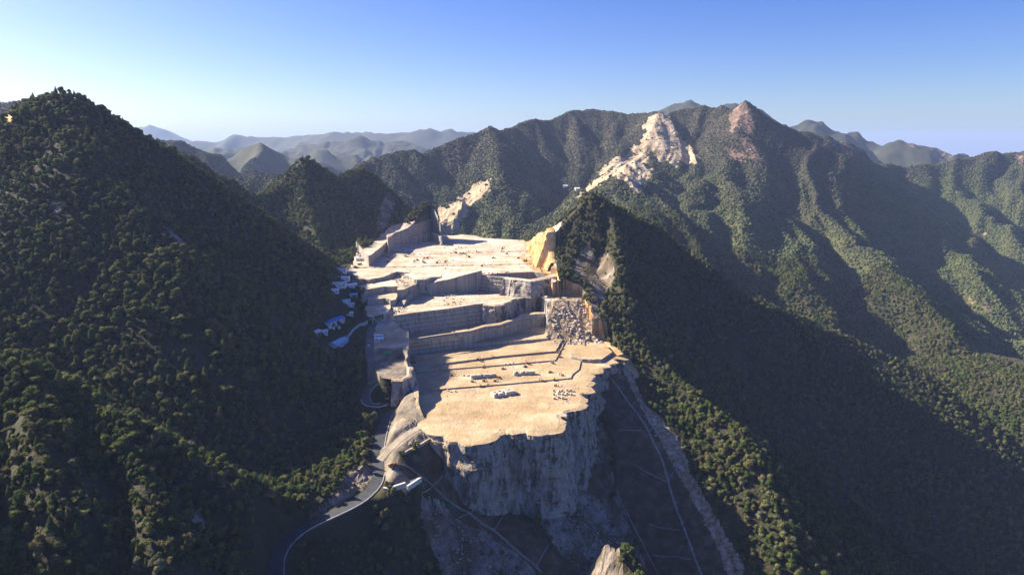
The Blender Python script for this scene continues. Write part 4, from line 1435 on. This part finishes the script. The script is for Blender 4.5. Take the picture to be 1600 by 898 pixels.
for i, (u, v) in enumerate(((515, 513), (521, 514), (530, 513))):
    p = hit(u, v)
    t = thing('water_tank', 'round white water tank %s in front of the bright blue shed' % ('at the left', 'in the middle', 'at the right')[i], 'tank', p, group='round white tanks')
    build('body', WHITEP, t, lambda q: add_cyl(q, (0, 0, 1.1), 1.6, 2.8))
    build('lid', GREYROOF, t, lambda q: add_cyl(q, (0, 0, 2.66), 1.3, .3))
p = hit(606, 553)
t = thing('shipping_container', 'green container on the sunlit verge between the road and the pit', 'container', p, 0.05)
build('body', GREENP, t, lambda q: add_box(q, (0, 0, 1.3), (8.0, 2.6, 2.6)))
build('roof', GREENP, t, lambda q: add_box(q, (0, 0, 2.66), (7.8, 2.4, .1)))
build('door', DOORM, t, lambda q: add_box(q, (4.03, 0, 1.3), (.08, 2.3, 2.3)))


# ------------------------------------------------------------------ quarry faces: the rock standing under each rim
def face(name, ring, ztop, m, lean=0.12, amp=3.0, ledge=0.0, seed=0, drop=2.0, maxdrop=120.0, off=0.7, block=1.0, step=1.3, blunt=0.0):
    """a rock face hung under a rim line (left to right, open air on the right of travel)"""
    pts = []
    for a, b_ in zip(ring, ring[1:]):
        L = math.hypot(b_[0] - a[0], b_[1] - a[1])
        n = max(1, int(L / step))
        for k in range(n):
            pts.append((a[0] + (b_[0] - a[0]) * k / n, a[1] + (b_[1] - a[1]) * k / n))
    pts.append(tuple(ring[-1][:2]))
    p = np.array(pts)
    k = np.ones(5) / 5
    t = np.gradient(p, axis=0)
    t = np.stack([np.convolve(np.pad(t[:, i], 2, mode='edge'), k, 'valid') for i in (0, 1)], 1)
    t /= np.linalg.norm(t, axis=1)[:, None] + 1e-9
    nrm = np.stack([t[:, 1], -t[:, 0]], 1)
    sarc = np.r_[0, np.cumsum(np.hypot(*np.diff(p, axis=0).T))]
    zt = np.array([ztop(*q) if callable(ztop) else ztop for q in p])
    zb = np.full(len(p), 1e9)
    for d in (2, 4, 8, 14):
        zb = np.minimum(zb, NEAR(p[:, 0] + nrm[:, 0] * d, p[:, 1] + nrm[:, 1] * d))
    zb = np.maximum(zb - drop, zt - maxdrop)
    kk = np.ones(7) / 7
    zb = np.minimum(np.convolve(np.pad(zb, 3, mode='edge'), kk, 'valid'), zt - 0.6)
    nr = max(4, int((zt - zb).max() / 1.2))
    rows = np.linspace(0, 1, nr)[:, None]
    Z = zt[None, :] * (1 - rows) + zb[None, :] * rows
    Sg = np.repeat(sarc[None, :], nr, 0)
    dep = zt[None, :] - Z
    f1 = 0.5 + 0.5 * fbm(Sg / 16, Z / 55, 300 + seed, 3)
    f2 = ridged(Sg / 9 + Z / 60, Z / 34, 320 + seed, 3)
    q = np.floor(3.0 * (vnoise(Sg / 6.5 + 0.35 * vnoise(Sg / 4, Z / 9, 5), Z / 11, 340 + seed) + 1)) / 3.0
    crackz = np.floor(2.0 * (vnoise(Sg / 25, Z / 4.5, 360 + seed) + 1)) / 2.0
    big = np.floor(2.5 * (vnoise(Sg / 17 + 0.6 * vnoise(Sg / 9, Z / 22, 9), Z / 45 + Sg / 60, 440 + seed) + 1)) / 2.5
    slab = np.abs(((Sg / 21 + 0.35 * vnoise(Z / 26, Sg / 30, 450 + seed)) % 1.0) - 0.5) * 2
    D = amp * (0.5 * f1 + 0.25 * (1 - f2) + 0.55 * big + 0.55 * slab) + block * (0.6 * q + 0.6 * crackz) + 0.25 * fbm(Sg / 2.2, Z / 2.2, 380 + seed, 2)
    if ledge:
        D = 0.35 * D + np.floor((dep + 0.9 * vnoise(Sg / 30, Sg * 0, 400 + seed)) / 5.6) * ledge
    D = off + D * sstep(0, 1.5, dep + blunt + 0.5) * 1.0 + lean * dep
    X = p[None, :, 0] + nrm[None, :, 0] * D
    Y = p[None, :, 1] + nrm[None, :, 1] * D
    cap = np.stack([p[:, 0] - nrm[:, 0] * 1.2, p[:, 1] - nrm[:, 1] * 1.2], 1)
    X = np.vstack([cap[None, :, 0], X])
    Y = np.vstack([cap[None, :, 1], Y])
    Z = np.vstack([zt[None, :] + 0.06, Z])
    Z[1] += 0.05
    nr += 1
    nc = len(p)
    idx = np.arange(nr * nc).reshape(nr, nc)
    qd = np.stack([idx[:-1, :-1], idx[1:, :-1], idx[1:, 1:], idx[:-1, 1:]], -1).reshape(-1, 4)
    me = bpy.data.meshes.new(name)
    me.from_pydata(np.stack([X, Y, Z], -1).reshape(-1, 3).tolist(), [], qd.tolist())
    me.materials.append(m)
    o = link(name, me)
    o['kind'] = 'structure'
    return o


def wl(pix, z):
    return [U(u, v, z)[:2] for u, v in pix]


CLIFF, SAWN = M['cliff'], M['sawn']
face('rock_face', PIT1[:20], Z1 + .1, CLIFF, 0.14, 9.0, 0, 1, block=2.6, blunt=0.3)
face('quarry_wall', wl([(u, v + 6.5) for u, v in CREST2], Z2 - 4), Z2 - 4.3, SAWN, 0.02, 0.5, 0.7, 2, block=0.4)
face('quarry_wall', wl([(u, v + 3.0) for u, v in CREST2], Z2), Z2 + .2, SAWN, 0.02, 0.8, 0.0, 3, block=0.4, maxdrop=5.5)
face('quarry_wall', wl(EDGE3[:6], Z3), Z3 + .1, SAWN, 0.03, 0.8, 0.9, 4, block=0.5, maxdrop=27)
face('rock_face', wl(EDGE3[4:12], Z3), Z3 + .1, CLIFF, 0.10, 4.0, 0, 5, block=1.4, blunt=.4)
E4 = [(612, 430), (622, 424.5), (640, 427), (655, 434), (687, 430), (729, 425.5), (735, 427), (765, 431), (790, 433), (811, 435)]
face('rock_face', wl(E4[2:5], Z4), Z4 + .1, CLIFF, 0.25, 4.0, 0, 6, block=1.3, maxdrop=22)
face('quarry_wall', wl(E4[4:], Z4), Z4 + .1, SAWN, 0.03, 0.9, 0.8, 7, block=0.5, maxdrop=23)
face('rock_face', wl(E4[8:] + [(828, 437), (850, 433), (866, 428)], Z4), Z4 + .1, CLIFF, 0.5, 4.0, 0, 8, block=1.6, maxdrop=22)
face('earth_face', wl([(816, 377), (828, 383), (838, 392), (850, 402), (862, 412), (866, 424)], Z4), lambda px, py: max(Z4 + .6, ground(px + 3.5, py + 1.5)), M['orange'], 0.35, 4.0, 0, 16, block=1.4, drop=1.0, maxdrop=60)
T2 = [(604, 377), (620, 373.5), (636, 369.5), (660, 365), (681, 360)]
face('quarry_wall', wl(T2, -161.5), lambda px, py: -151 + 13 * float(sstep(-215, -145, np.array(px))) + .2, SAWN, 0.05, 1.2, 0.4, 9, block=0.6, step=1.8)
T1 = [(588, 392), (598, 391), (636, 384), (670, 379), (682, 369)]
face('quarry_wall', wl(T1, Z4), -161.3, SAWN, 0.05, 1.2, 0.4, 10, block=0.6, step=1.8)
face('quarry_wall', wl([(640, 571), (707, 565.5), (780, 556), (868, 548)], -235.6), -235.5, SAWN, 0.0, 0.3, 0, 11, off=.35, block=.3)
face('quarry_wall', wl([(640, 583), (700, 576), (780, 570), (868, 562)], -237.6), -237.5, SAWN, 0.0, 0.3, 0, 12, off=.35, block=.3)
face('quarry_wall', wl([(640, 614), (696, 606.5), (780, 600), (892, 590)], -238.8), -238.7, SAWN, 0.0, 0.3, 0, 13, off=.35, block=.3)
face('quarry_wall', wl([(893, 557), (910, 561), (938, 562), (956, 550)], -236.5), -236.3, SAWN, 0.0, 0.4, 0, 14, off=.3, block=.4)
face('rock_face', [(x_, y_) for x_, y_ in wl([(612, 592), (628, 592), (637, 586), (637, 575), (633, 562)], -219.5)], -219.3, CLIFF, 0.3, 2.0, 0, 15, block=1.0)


# ------------------------------------------------------------------ loose rock
BOULD = bpy.data.collections.new('boulders')
BMESH = []
for i in range(5):
    rnd = random.Random(500 + i)
    bm = bmesh.new()
    bmesh.ops.create_icosphere(bm, subdivisions=2, radius=1.0)
    cuts = [Vector((rnd.gauss(0, 1), rnd.gauss(0, 1), rnd.gauss(0, 1))).normalized() for _ in range(9)]
    for v in bm.verts:
        d = v.co.normalized()
        v.co = d * min([1.15] + [0.72 / max(.3, d.dot(c)) for c in cuts]) * (1 + rnd.uniform(-.05, .05))
        v.co.x *= 1.25
        v.co.z *= 0.8
    me = bpy.data.meshes.new('boulder')
    bm.to_mesh(me)
    bm.free()
    me.materials.append(PALE)
    BMESH.append(me)
    BOULD.objects.link(bpy.data.objects.new('boulder_kind', me))


def rubble(name, areas, seed):
    r_ = np.random.default_rng(seed)
    P_, S_ = [], []
    for poly, y0, y1, step, lo, hi_ in areas:
        us, vs = [q[0] for q in poly], [q[1] for q in poly]
        corners = [hit(u, v, y0, y1) for u, v in poly]
        xs, ys = [c.x for c in corners], [c.y for c in corners]
        gx_, gy_ = np.meshgrid(np.arange(min(xs) - 15, max(xs) + 15, step), np.arange(min(ys) - 20, max(ys) + 20, step))
        x = (gx_ + r_.uniform(-.5, .5, gx_.shape) * step).ravel()
        y = (gy_ + r_.uniform(-.5, .5, gx_.shape) * step).ravel()
        z = NEAR(x, y)
        u, v = to_px(x, y, z)
        k = inpoly(u + r_.normal(0, 1.5, x.shape), v + r_.normal(0, 1.5, x.shape), poly) & (y > y0) & (y < y1) & (vnoise(x / 9, y / 9, seed) > -0.35)
        P_.append(np.stack([x, y, z], 1)[k])
        S_.append(lo + (hi_ - lo) * r_.random(int(k.sum())) ** 2.5)
    P_, S_ = np.concatenate(P_), np.concatenate(S_)
    return scatter(name, P_, S_, r_.integers(0, 5, len(P_)), BOULD, r_, (0.8, 1.4))


rubble('rubble', [
    ([(862, 495), (880, 478), (908, 468), (920, 485), (938, 525), (945, 538), (920, 535), (868, 540)], 700, 900, 2.0, .5, 2.4),
    ([(735, 427), (765, 428), (800, 425), (850, 432), (868, 428), (866, 448), (840, 450), (811, 440), (765, 434)], 850, 1050, 2.6, .4, 1.9),
    ([(1000, 628), (1030, 648), (1064, 695), (1078, 735), (1107, 790), (1134, 836), (1160, 882), (1150, 900), (1120, 850), (1090, 795), (1058, 738), (1036, 700), (1010, 655)], 450, 800, 1.9, .25, 1.3),
    ([(640, 687), (665, 672), (680, 684), (660, 695), (636, 708)], 480, 650, 1.3, .25, .9),
    ([(624, 668), (640, 658), (652, 655), (655, 662), (640, 672), (630, 676)], 500, 650, 1.5, .3, .9),
    ([(640, 455), (650, 462), (632, 486), (615, 495), (610, 488), (625, 470)], 780, 960, 2.2, .4, 1.5),
    ([(830, 800), (865, 770), (905, 785), (945, 795), (985, 850), (1010, 898), (905, 898), (861, 852)], 440, 640, 2.2, .2, 1.2),
    ([(660, 780), (689, 788), (712, 815), (755, 832), (798, 860), (832, 889), (840, 898), (700, 898), (675, 850)], 420, 540, 2.0, .2, 1.1),
    ([(820, 378), (845, 380), (868, 395), (866, 425), (835, 424), (812, 405)], 950, 1300, 4.0, .4, 1.8),
    ([(700, 600), (890, 590), (900, 610), (860, 640), (760, 668), (690, 660)], 540, 700, 6.0, .2, .7),
    ([(720, 562), (868, 552), (885, 585), (700, 600)], 640, 800, 6.0, .2, .8),
    ([(590, 398), (700, 374), (820, 382), (850, 410), (730, 422), (620, 420)], 900, 1320, 9.0, .3, 1.2),
    ([(660, 465), (780, 455), (830, 452), (760, 470), (650, 484)], 800, 960, 5.0, .2, .9),
    ([(880, 600), (907, 600), (905, 622), (885, 632)], 560, 720, 3.0, .3, 1.0),
    ([(612, 428), (640, 426), (655, 438), (640, 450), (620, 444)], 850, 960, 2.5, .4, 1.6),
    ([(560, 446), (600, 440), (640, 432), (640, 420), (580, 436)], 850, 1000, 5.0, .4, 1.2)], 11)

b_ = hit(868, 738)
o = link('boulder', BMESH[1])
o.location, o.rotation_euler, o.scale = b_ + Vector((0, -1.0, 1)), (0.3, 0.9, 0.4), (4.5, 3.6, 4.2)
tag(o, 'huge pale boulder caught on the grey front cliff', 'boulder')

# ------------------------------------------------------------------ cut blocks
CUT = []
for i in range(4):
    rnd = random.Random(700 + i)
    bm = bmesh.new()
    add_box(bm, (0, 0, 0.5), (1, 1, 1))
    bmesh.ops.bevel(bm, geom=list(bm.edges), offset=0.035, segments=1, affect='EDGES')
    bmesh.ops.subdivide_edges(bm, edges=list(bm.edges), cuts=2, use_grid_fill=True)
    for v in bm.verts:
        v.co += Vector([rnd.uniform(-.025, .025) for _ in range(3)])
    me = bpy.data.meshes.new('stone_block')
    bm.to_mesh(me)
    bm.free()
    me.materials.append(STONE)
    CUT.append(me)
br = random.Random(3)


def block(x, y, z, dims, rz, label, group):
    o = link('stone_block', br.choice(CUT))
    o.location, o.rotation_euler = (x, y, z), (0, 0, rz)
    o.scale = dims
    tag(o, label, 'stone block', group)
    return o


def block_row(u0, v0, u1, v1, z, n, deep, high, label, group, dims=(2.8, 2.2, 2.0), miss=0.08):
    a, b_ = Vector(U(u0, v0, z)[:2]), Vector(U(u1, v1, z)[:2])
    d = (b_ - a)
    t = d.normalized()
    nn = Vector((-t.y, t.x))
    rz = math.atan2(t.y, t.x)
    w = d.length / n
    for k in range(n):
        for j in range(deep):
            top = ground(*(a + t * (k + .5) * w + nn * (j + .5) * dims[1] * 1.06)) - 0.05
            for h_ in range(high):
                if h_ and br.random() < miss * 2:
                    break
                q = a + t * ((k + .5) * w + br.uniform(-.12, .12)) + nn * ((j + .5) * dims[1] * 1.06 + br.uniform(-.15, .15))
                dz = dims[2] * br.uniform(.9, 1.05)
                block(q.x, q.y, top, (w * br.uniform(.86, .97), dims[1] * br.uniform(.9, 1), dz), rz + br.uniform(-.03, .03), label, group)
                top += dz


block_row(736, 592, 776, 589, -238.8, 10, 2, 2, 'pale cut block in the long stack left of the middle of the lowest bench', 'long stack of cut blocks')
block_row(803, 587, 836, 585, -238.8, 9, 2, 2, 'pale cut block in the neat stack right of the long stack', 'neat stack of cut blocks')
block_row(772, 622, 806, 616, -240, 9, 4, 2, 'pale cut block in the wide flat stack nearest the front cliff', 'wide stack of cut blocks')
for k in range(13):
    u, v = 866 + (k % 5) * 6.5 + br.uniform(-1, 1), 611 + (k // 5) * 5.5 + br.uniform(-1, 1)
    p = hit(u, v)
    block(p.x, p.y, p.z - .1, (2.0, br.uniform(2.0, 2.8), br.uniform(2.2, 3.2)), 0.15 + br.uniform(-.2, .2), 'upright pale block in the loose group by the right rim of the cliff', 'loose group of upright blocks')
for k in range(9):
    u = 911 + k * 2.9 + (2 if k > 4 else 0)
    p = hit(u, 564 - abs(k - 4) * .1)
    block(p.x, p.y, p.z - .1, (1.5, 1.8, br.uniform(2.6, 3.4)), br.uniform(-.1, .1), 'upright block in the row before the white platform', 'row of blocks before the white platform')
for k in range(26):
    u, v = 690 + br.random() * 34, 460 + br.random() * 18
    p = hit(u, v)
    block(p.x, p.y, p.z - .1, (br.uniform(1.2, 2.6), br.uniform(1.2, 2.2), br.uniform(1, 2.2)), br.uniform(0, 3), 'rough white block in the heap on the middle bench', 'heap of rough blocks on the middle bench')
for k in range(22):
    c = br.choice([(728, 587), (705, 612), (850, 584), (864, 566), (795, 568), (760, 601)])
    p = hit(c[0] + br.uniform(-7, 7), c[1] + br.uniform(-2, 2))
    block(p.x, p.y, p.z - .1, (br.uniform(1, 2.4), br.uniform(1, 2), br.uniform(.8, 1.7)), br.uniform(0, 3), 'loose pale block lying scattered on the lowest bench', 'loose blocks on the lowest bench')
for k in range(10):
    p = hit(606 + br.uniform(-2, 6), 491 + br.uniform(-4, 6))
    block(p.x, p.y, p.z - .1, (br.uniform(1.4, 2.6), br.uniform(1.2, 2), br.uniform(1, 2)), br.uniform(0, 3), 'white block dumped at the left end of the dark trench', 'blocks dumped by the trench')
for k in range(34):
    c = br.choice([(652, 407), (668, 406), (700, 386), (712, 396), (790, 392), (740, 392), (612, 403), (690, 380), (720, 388)])
    p = hit(c[0] + br.uniform(-9, 9), c[1] + br.uniform(-2.5, 2.5))
    block(p.x, p.y, p.z - .1, (br.uniform(1.6, 3.4), br.uniform(1.4, 2.6), br.uniform(1, 2.6)), br.uniform(0, 3), 'loose block scattered over the wide top bench', 'loose blocks on the top bench')


# ------------------------------------------------------------------ machines
def make_digger(paint):
    t = thing('excavator', 'x', 'excavator', (0, 0, 0))
    for s in (-1, 1):
        tr = build('track', RUBBER, t, lambda q: add_box(q, (0, s * 1.1, .45), (3.8, .6, .9)), 0.2)
    build('body', paint, t, lambda q: (add_box(q, (-.6, 0, 1.75), (3.0, 2.5, 1.3)), add_box(q, (-1.8, 0, 1.7), (.7, 2.4, 1.5))), 0.08)
    c = build('cab', paint, t, lambda q: add_box(q, (.75, .75, 2.15), (1.5, .95, 1.9), taper=.85))
    build('window', GLASS, c, lambda q: (add_box(q, (1.5, .75, 2.4), (.06, .8, 1.0)), add_box(q, (.8, 1.22, 2.4), (1.1, .06, .9))))
    build('boom', paint, t, lambda q: (add_beam(q, (.9, -.3, 1.9), (3.0, -.3, 4.6), .45, .6), add_beam(q, (3.0, -.3, 4.6), (4.6, -.3, 4.3), .42, .5)))
    build('arm', paint, t, lambda q: add_beam(q, (4.6, -.3, 4.5), (5.1, -.3, 1.9), .35, .45))
    build('bucket', STEEL, t, lambda q: add_box(q, (4.9, -.3, 1.4), (1.0, 1.1, 1.1), taper=1.3))
    return t


def make_loader(paint):
    t = thing('wheel_loader', 'x', 'loader', (0, 0, 0))
    build('body', paint, t, lambda q: (add_box(q, (-1.3, 0, 1.5), (2.6, 1.9, 1.3)), add_box(q, (1.0, 0, 1.2), (2.2, 1.4, .9))), 0.08)
    c = build('cab', paint, t, lambda q: add_box(q, (.2, 0, 2.7), (1.4, 1.5, 1.5), taper=.88))
    build('window', GLASS, c, lambda q: add_box(q, (.2, 0, 2.85), (1.44, 1.54, .8), taper=.9))
    for sx in (-1.5, 1.4):
        for sy in (-1.1, 1.1):
            build('wheel', RUBBER, t, lambda q: add_cyl(q, (sx, sy, .8), .8, .6, 'Y'))
    build('arm', paint, t, lambda q: (add_beam(q, (1.2, .6, 1.6), (3.2, .6, .8), .2, .35), add_beam(q, (1.2, -.6, 1.6), (3.2, -.6, .8), .2, .35)))
    build('bucket', STEEL, t, lambda q: add_box(q, (3.6, 0, .7), (1.0, 2.7, 1.1), taper=1.2))
    return t


def make_truck(paint, bed):
    t = thing('dump_truck', 'x', 'truck', (0, 0, 0))
    c = build('cab', paint, t, lambda q: add_box(q, (3.0, 0, 1.9), (1.8, 2.4, 2.2), taper=.92), 0.08)
    build('window', GLASS, c, lambda q: add_box(q, (3.1, 0, 2.3), (1.75, 2.44, .8), taper=.95))
    build('chassis', STEEL, t, lambda q: add_box(q, (0, 0, .9), (7.4, 1.2, .4)))

    def bedf(q):
        add_box(q, (-1.0, 0, 1.3), (5.4, 2.4, .2))
        add_box(q, (-1.0, 1.2, 2.0), (5.4, .14, 1.4))
        add_box(q, (-1.0, -1.2, 2.0), (5.4, .14, 1.4))
        add_box(q, (1.75, 0, 2.1), (.14, 2.5, 1.7))
        add_box(q, (-3.7, 0, 1.9), (.14, 2.4, 1.2))
    build('bed', bed, t, bedf)
    for sx in (2.6, -1.4, -2.7):
        for sy in (-1.05, 1.05):
            build('wheel', RUBBER, t, lambda q: add_cyl(q, (sx, sy, .55), .55, .45, 'Y'))
    return t


def make_car(paint):
    t = thing('parked_car', 'x', 'car', (0, 0, 0))
    build('body', paint, t, lambda q: add_box(q, (0, 0, .75), (4.6, 1.8, .75)), 0.12)
    c = build('cab', paint, t, lambda q: add_box(q, (-.3, 0, 1.45), (2.7, 1.65, .7), taper=.8))
    build('window', GLASS, c, lambda q: add_box(q, (-.3, 0, 1.42), (2.74, 1.69, .45), taper=.88))
    for sx in (-1.4, 1.4):
        for sy in (-.8, .8):
            build('wheel', RUBBER, t, lambda q: add_cyl(q, (sx, sy, .34), .34, .24, 'Y'))
    return t


PROTOS, USED = {}, set()


def put(kind, u, v, rz, label, group, sc=1.0):
    if kind not in PROTOS:
        PROTOS[kind] = {'digger_rust': lambda: make_digger(RUST), 'digger_red': lambda: make_digger(REDP), 'digger_ochre': lambda: make_digger(OCHRE), 'loader_rust': lambda: make_loader(RUST),
                        'loader_ochre': lambda: make_loader(OCHRE), 'truck_red': lambda: make_truck(REDP, RUST), 'truck_white': lambda: make_truck(WHITEP, DOORM), 'car': lambda: make_car(WHITEP)}[kind]()
    o = PROTOS[kind] if kind not in USED else copy_tree(PROTOS[kind])
    USED.add(kind)
    p = hit(u, v)
    o.location, o.rotation_euler = (p.x, p.y, p.z + .02), (0, 0, rz)
    o.scale = (sc,) * 3
    o['label'], o['group'] = label, group


G1, G4 = 'machines on the lowest bench', 'machines on the top bench'
for kind, u, v, rz, lab in (
        ('digger_rust', 746, 562, .4, 'brown excavator between the two rear steps left of the bench middle'),
        ('loader_rust', 753, 565, 2.5, 'brown loader close right of the excavator between the rear steps'),
        ('digger_rust', 772, 559, 3.3, 'brown excavator on the rearmost low step near the saw cut wall'),
        ('digger_rust', 755, 574.5, 1.2, 'brown excavator behind the long stack of blocks'),
        ('loader_rust', 786, 577, .2, 'brown loader alone behind the right end of the long stack'),
        ('digger_rust', 706, 587, .1, 'brown excavator alone at the shadow edge left of the long stack'),
        ('digger_rust', 738, 597, 5.8, 'brown excavator in front of the left end of the long stack'),
        ('digger_rust', 756, 596, 5.9, 'brown excavator in front of the middle of the long stack'),
        ('digger_rust', 773.5, 596, 6.0, 'brown excavator in front of the right end of the long stack'),
        ('loader_rust', 780, 591, 5.5, 'brown loader at the right end of the long stack'),
        ('loader_ochre', 751, 604, .3, 'ochre loader on the front step below the long stack'),
        ('digger_rust', 871, 551, .8, 'brown excavator left of the white platform'),
        ('loader_rust', 879, 545, 1.9, 'brown loader behind the white platform under the rubble slope'),
        ('loader_rust', 875, 558.5, .1, 'brown loader at the right end of the second step'),
        ('digger_rust', 863.5, 568, 2.2, 'brown excavator between the neat stack and the white platform'),
        ('loader_rust', 820, 573.5, .9, 'brown loader just behind the neat stack of blocks'),
        ('digger_rust', 827, 569.5, 3.0, 'brown excavator on the step edge behind the neat stack'),
        ('loader_rust', 859, 582, .5, 'brown loader among loose blocks right of the neat stack'),
        ('digger_rust', 879, 587, 2.6, 'brown excavator at the right end of the front step'),
        ('digger_rust', 848, 596, 2.9, 'brown excavator on the front step below the neat stack'),
        ('loader_rust', 866, 594, 1.0, 'brown loader on the front step left of the end excavator'),
        ('digger_ochre', 868, 603, 5.9, 'ochre excavator just behind the loose group of upright blocks')):
    put(kind, u, v, rz, lab, G1, 0.72)
for kind, u, v, rz, lab in (
        ('digger_red', 668, 404, .6, 'red excavator on the left half of the top bench'),
        ('digger_rust', 663, 411, 2.4, 'brown excavator below the red one on the top bench'),
        ('truck_red', 606, 403, .2, 'red truck at the left edge of the sunlit top bench'),
        ('digger_rust', 616, 402.5, 1.0, 'brown excavator right of the red truck on the top bench'),
        ('digger_red', 606, 409, 3.6, 'red excavator below the red truck at the left of the top bench'),
        ('truck_red', 562, 414, .9, 'red truck parked in shade near the upper camp'),
        ('loader_rust', 634, 401.5, .3, 'brown loader left of the middle of the top bench'),
        ('digger_rust', 652, 407, 4.0, 'brown excavator among loose blocks left of the red one'),
        ('digger_rust', 683, 411, .2, 'brown excavator right of the red one on the top bench'),
        ('digger_rust', 696, 410, 1.1, 'brown excavator near the front rim of the top bench'),
        ('digger_rust', 712, 395, 2.7, 'brown excavator in the middle of the top bench, left of three'),
        ('loader_rust', 724, 397, .2, 'brown loader in the middle of the top bench'),
        ('digger_rust', 733, 402, 3.3, 'brown excavator just right of the loader in the bench middle'),
        ('digger_ochre', 753, 416, .2, 'ochre excavator near the corner of the rim above the saw cut wall'),
        ('digger_rust', 785, 389, .8, 'brown excavator at the far right of the top bench'),
        ('loader_rust', 792, 397, 2.0, 'brown loader below the far right excavator on the top bench'),
        ('digger_rust', 810, 404, .4, 'brown excavator nearest the orange earth bank'),
        ('loader_rust', 771, 404, .1, 'brown loader between the bench middle and the orange bank'),
        ('loader_rust', 796, 458, .6, 'brown loader alone on the right of the middle bench')):
    put(kind, u, v, rz, lab, G4, 0.95)
put('digger_ochre', 606, 625, .2, 'orange excavator beside the hairpin bend', 'vehicles on the road', 1.2)
put('truck_red', 613, 729, .8, 'red truck at the head of the long drain beside the road junction', 'vehicles on the road', 0.9)
put('car', 576, 541, 1.5, 'white car on the shaded road below the sunlit huts', 'vehicles on the road', 1.1)
put('truck_white', 581, 501, .5, 'white truck at the bend above the sunlit huts', 'vehicles on the road', 0.9)
put('car', 600, 501.5, .1, 'white car on the sunny track right of the white truck', 'vehicles on the road', 1.1)
put('truck_white', 555, 418, 1.0, 'white truck in shade beside the red one near the upper camp', 'vehicles on the road', 0.9)
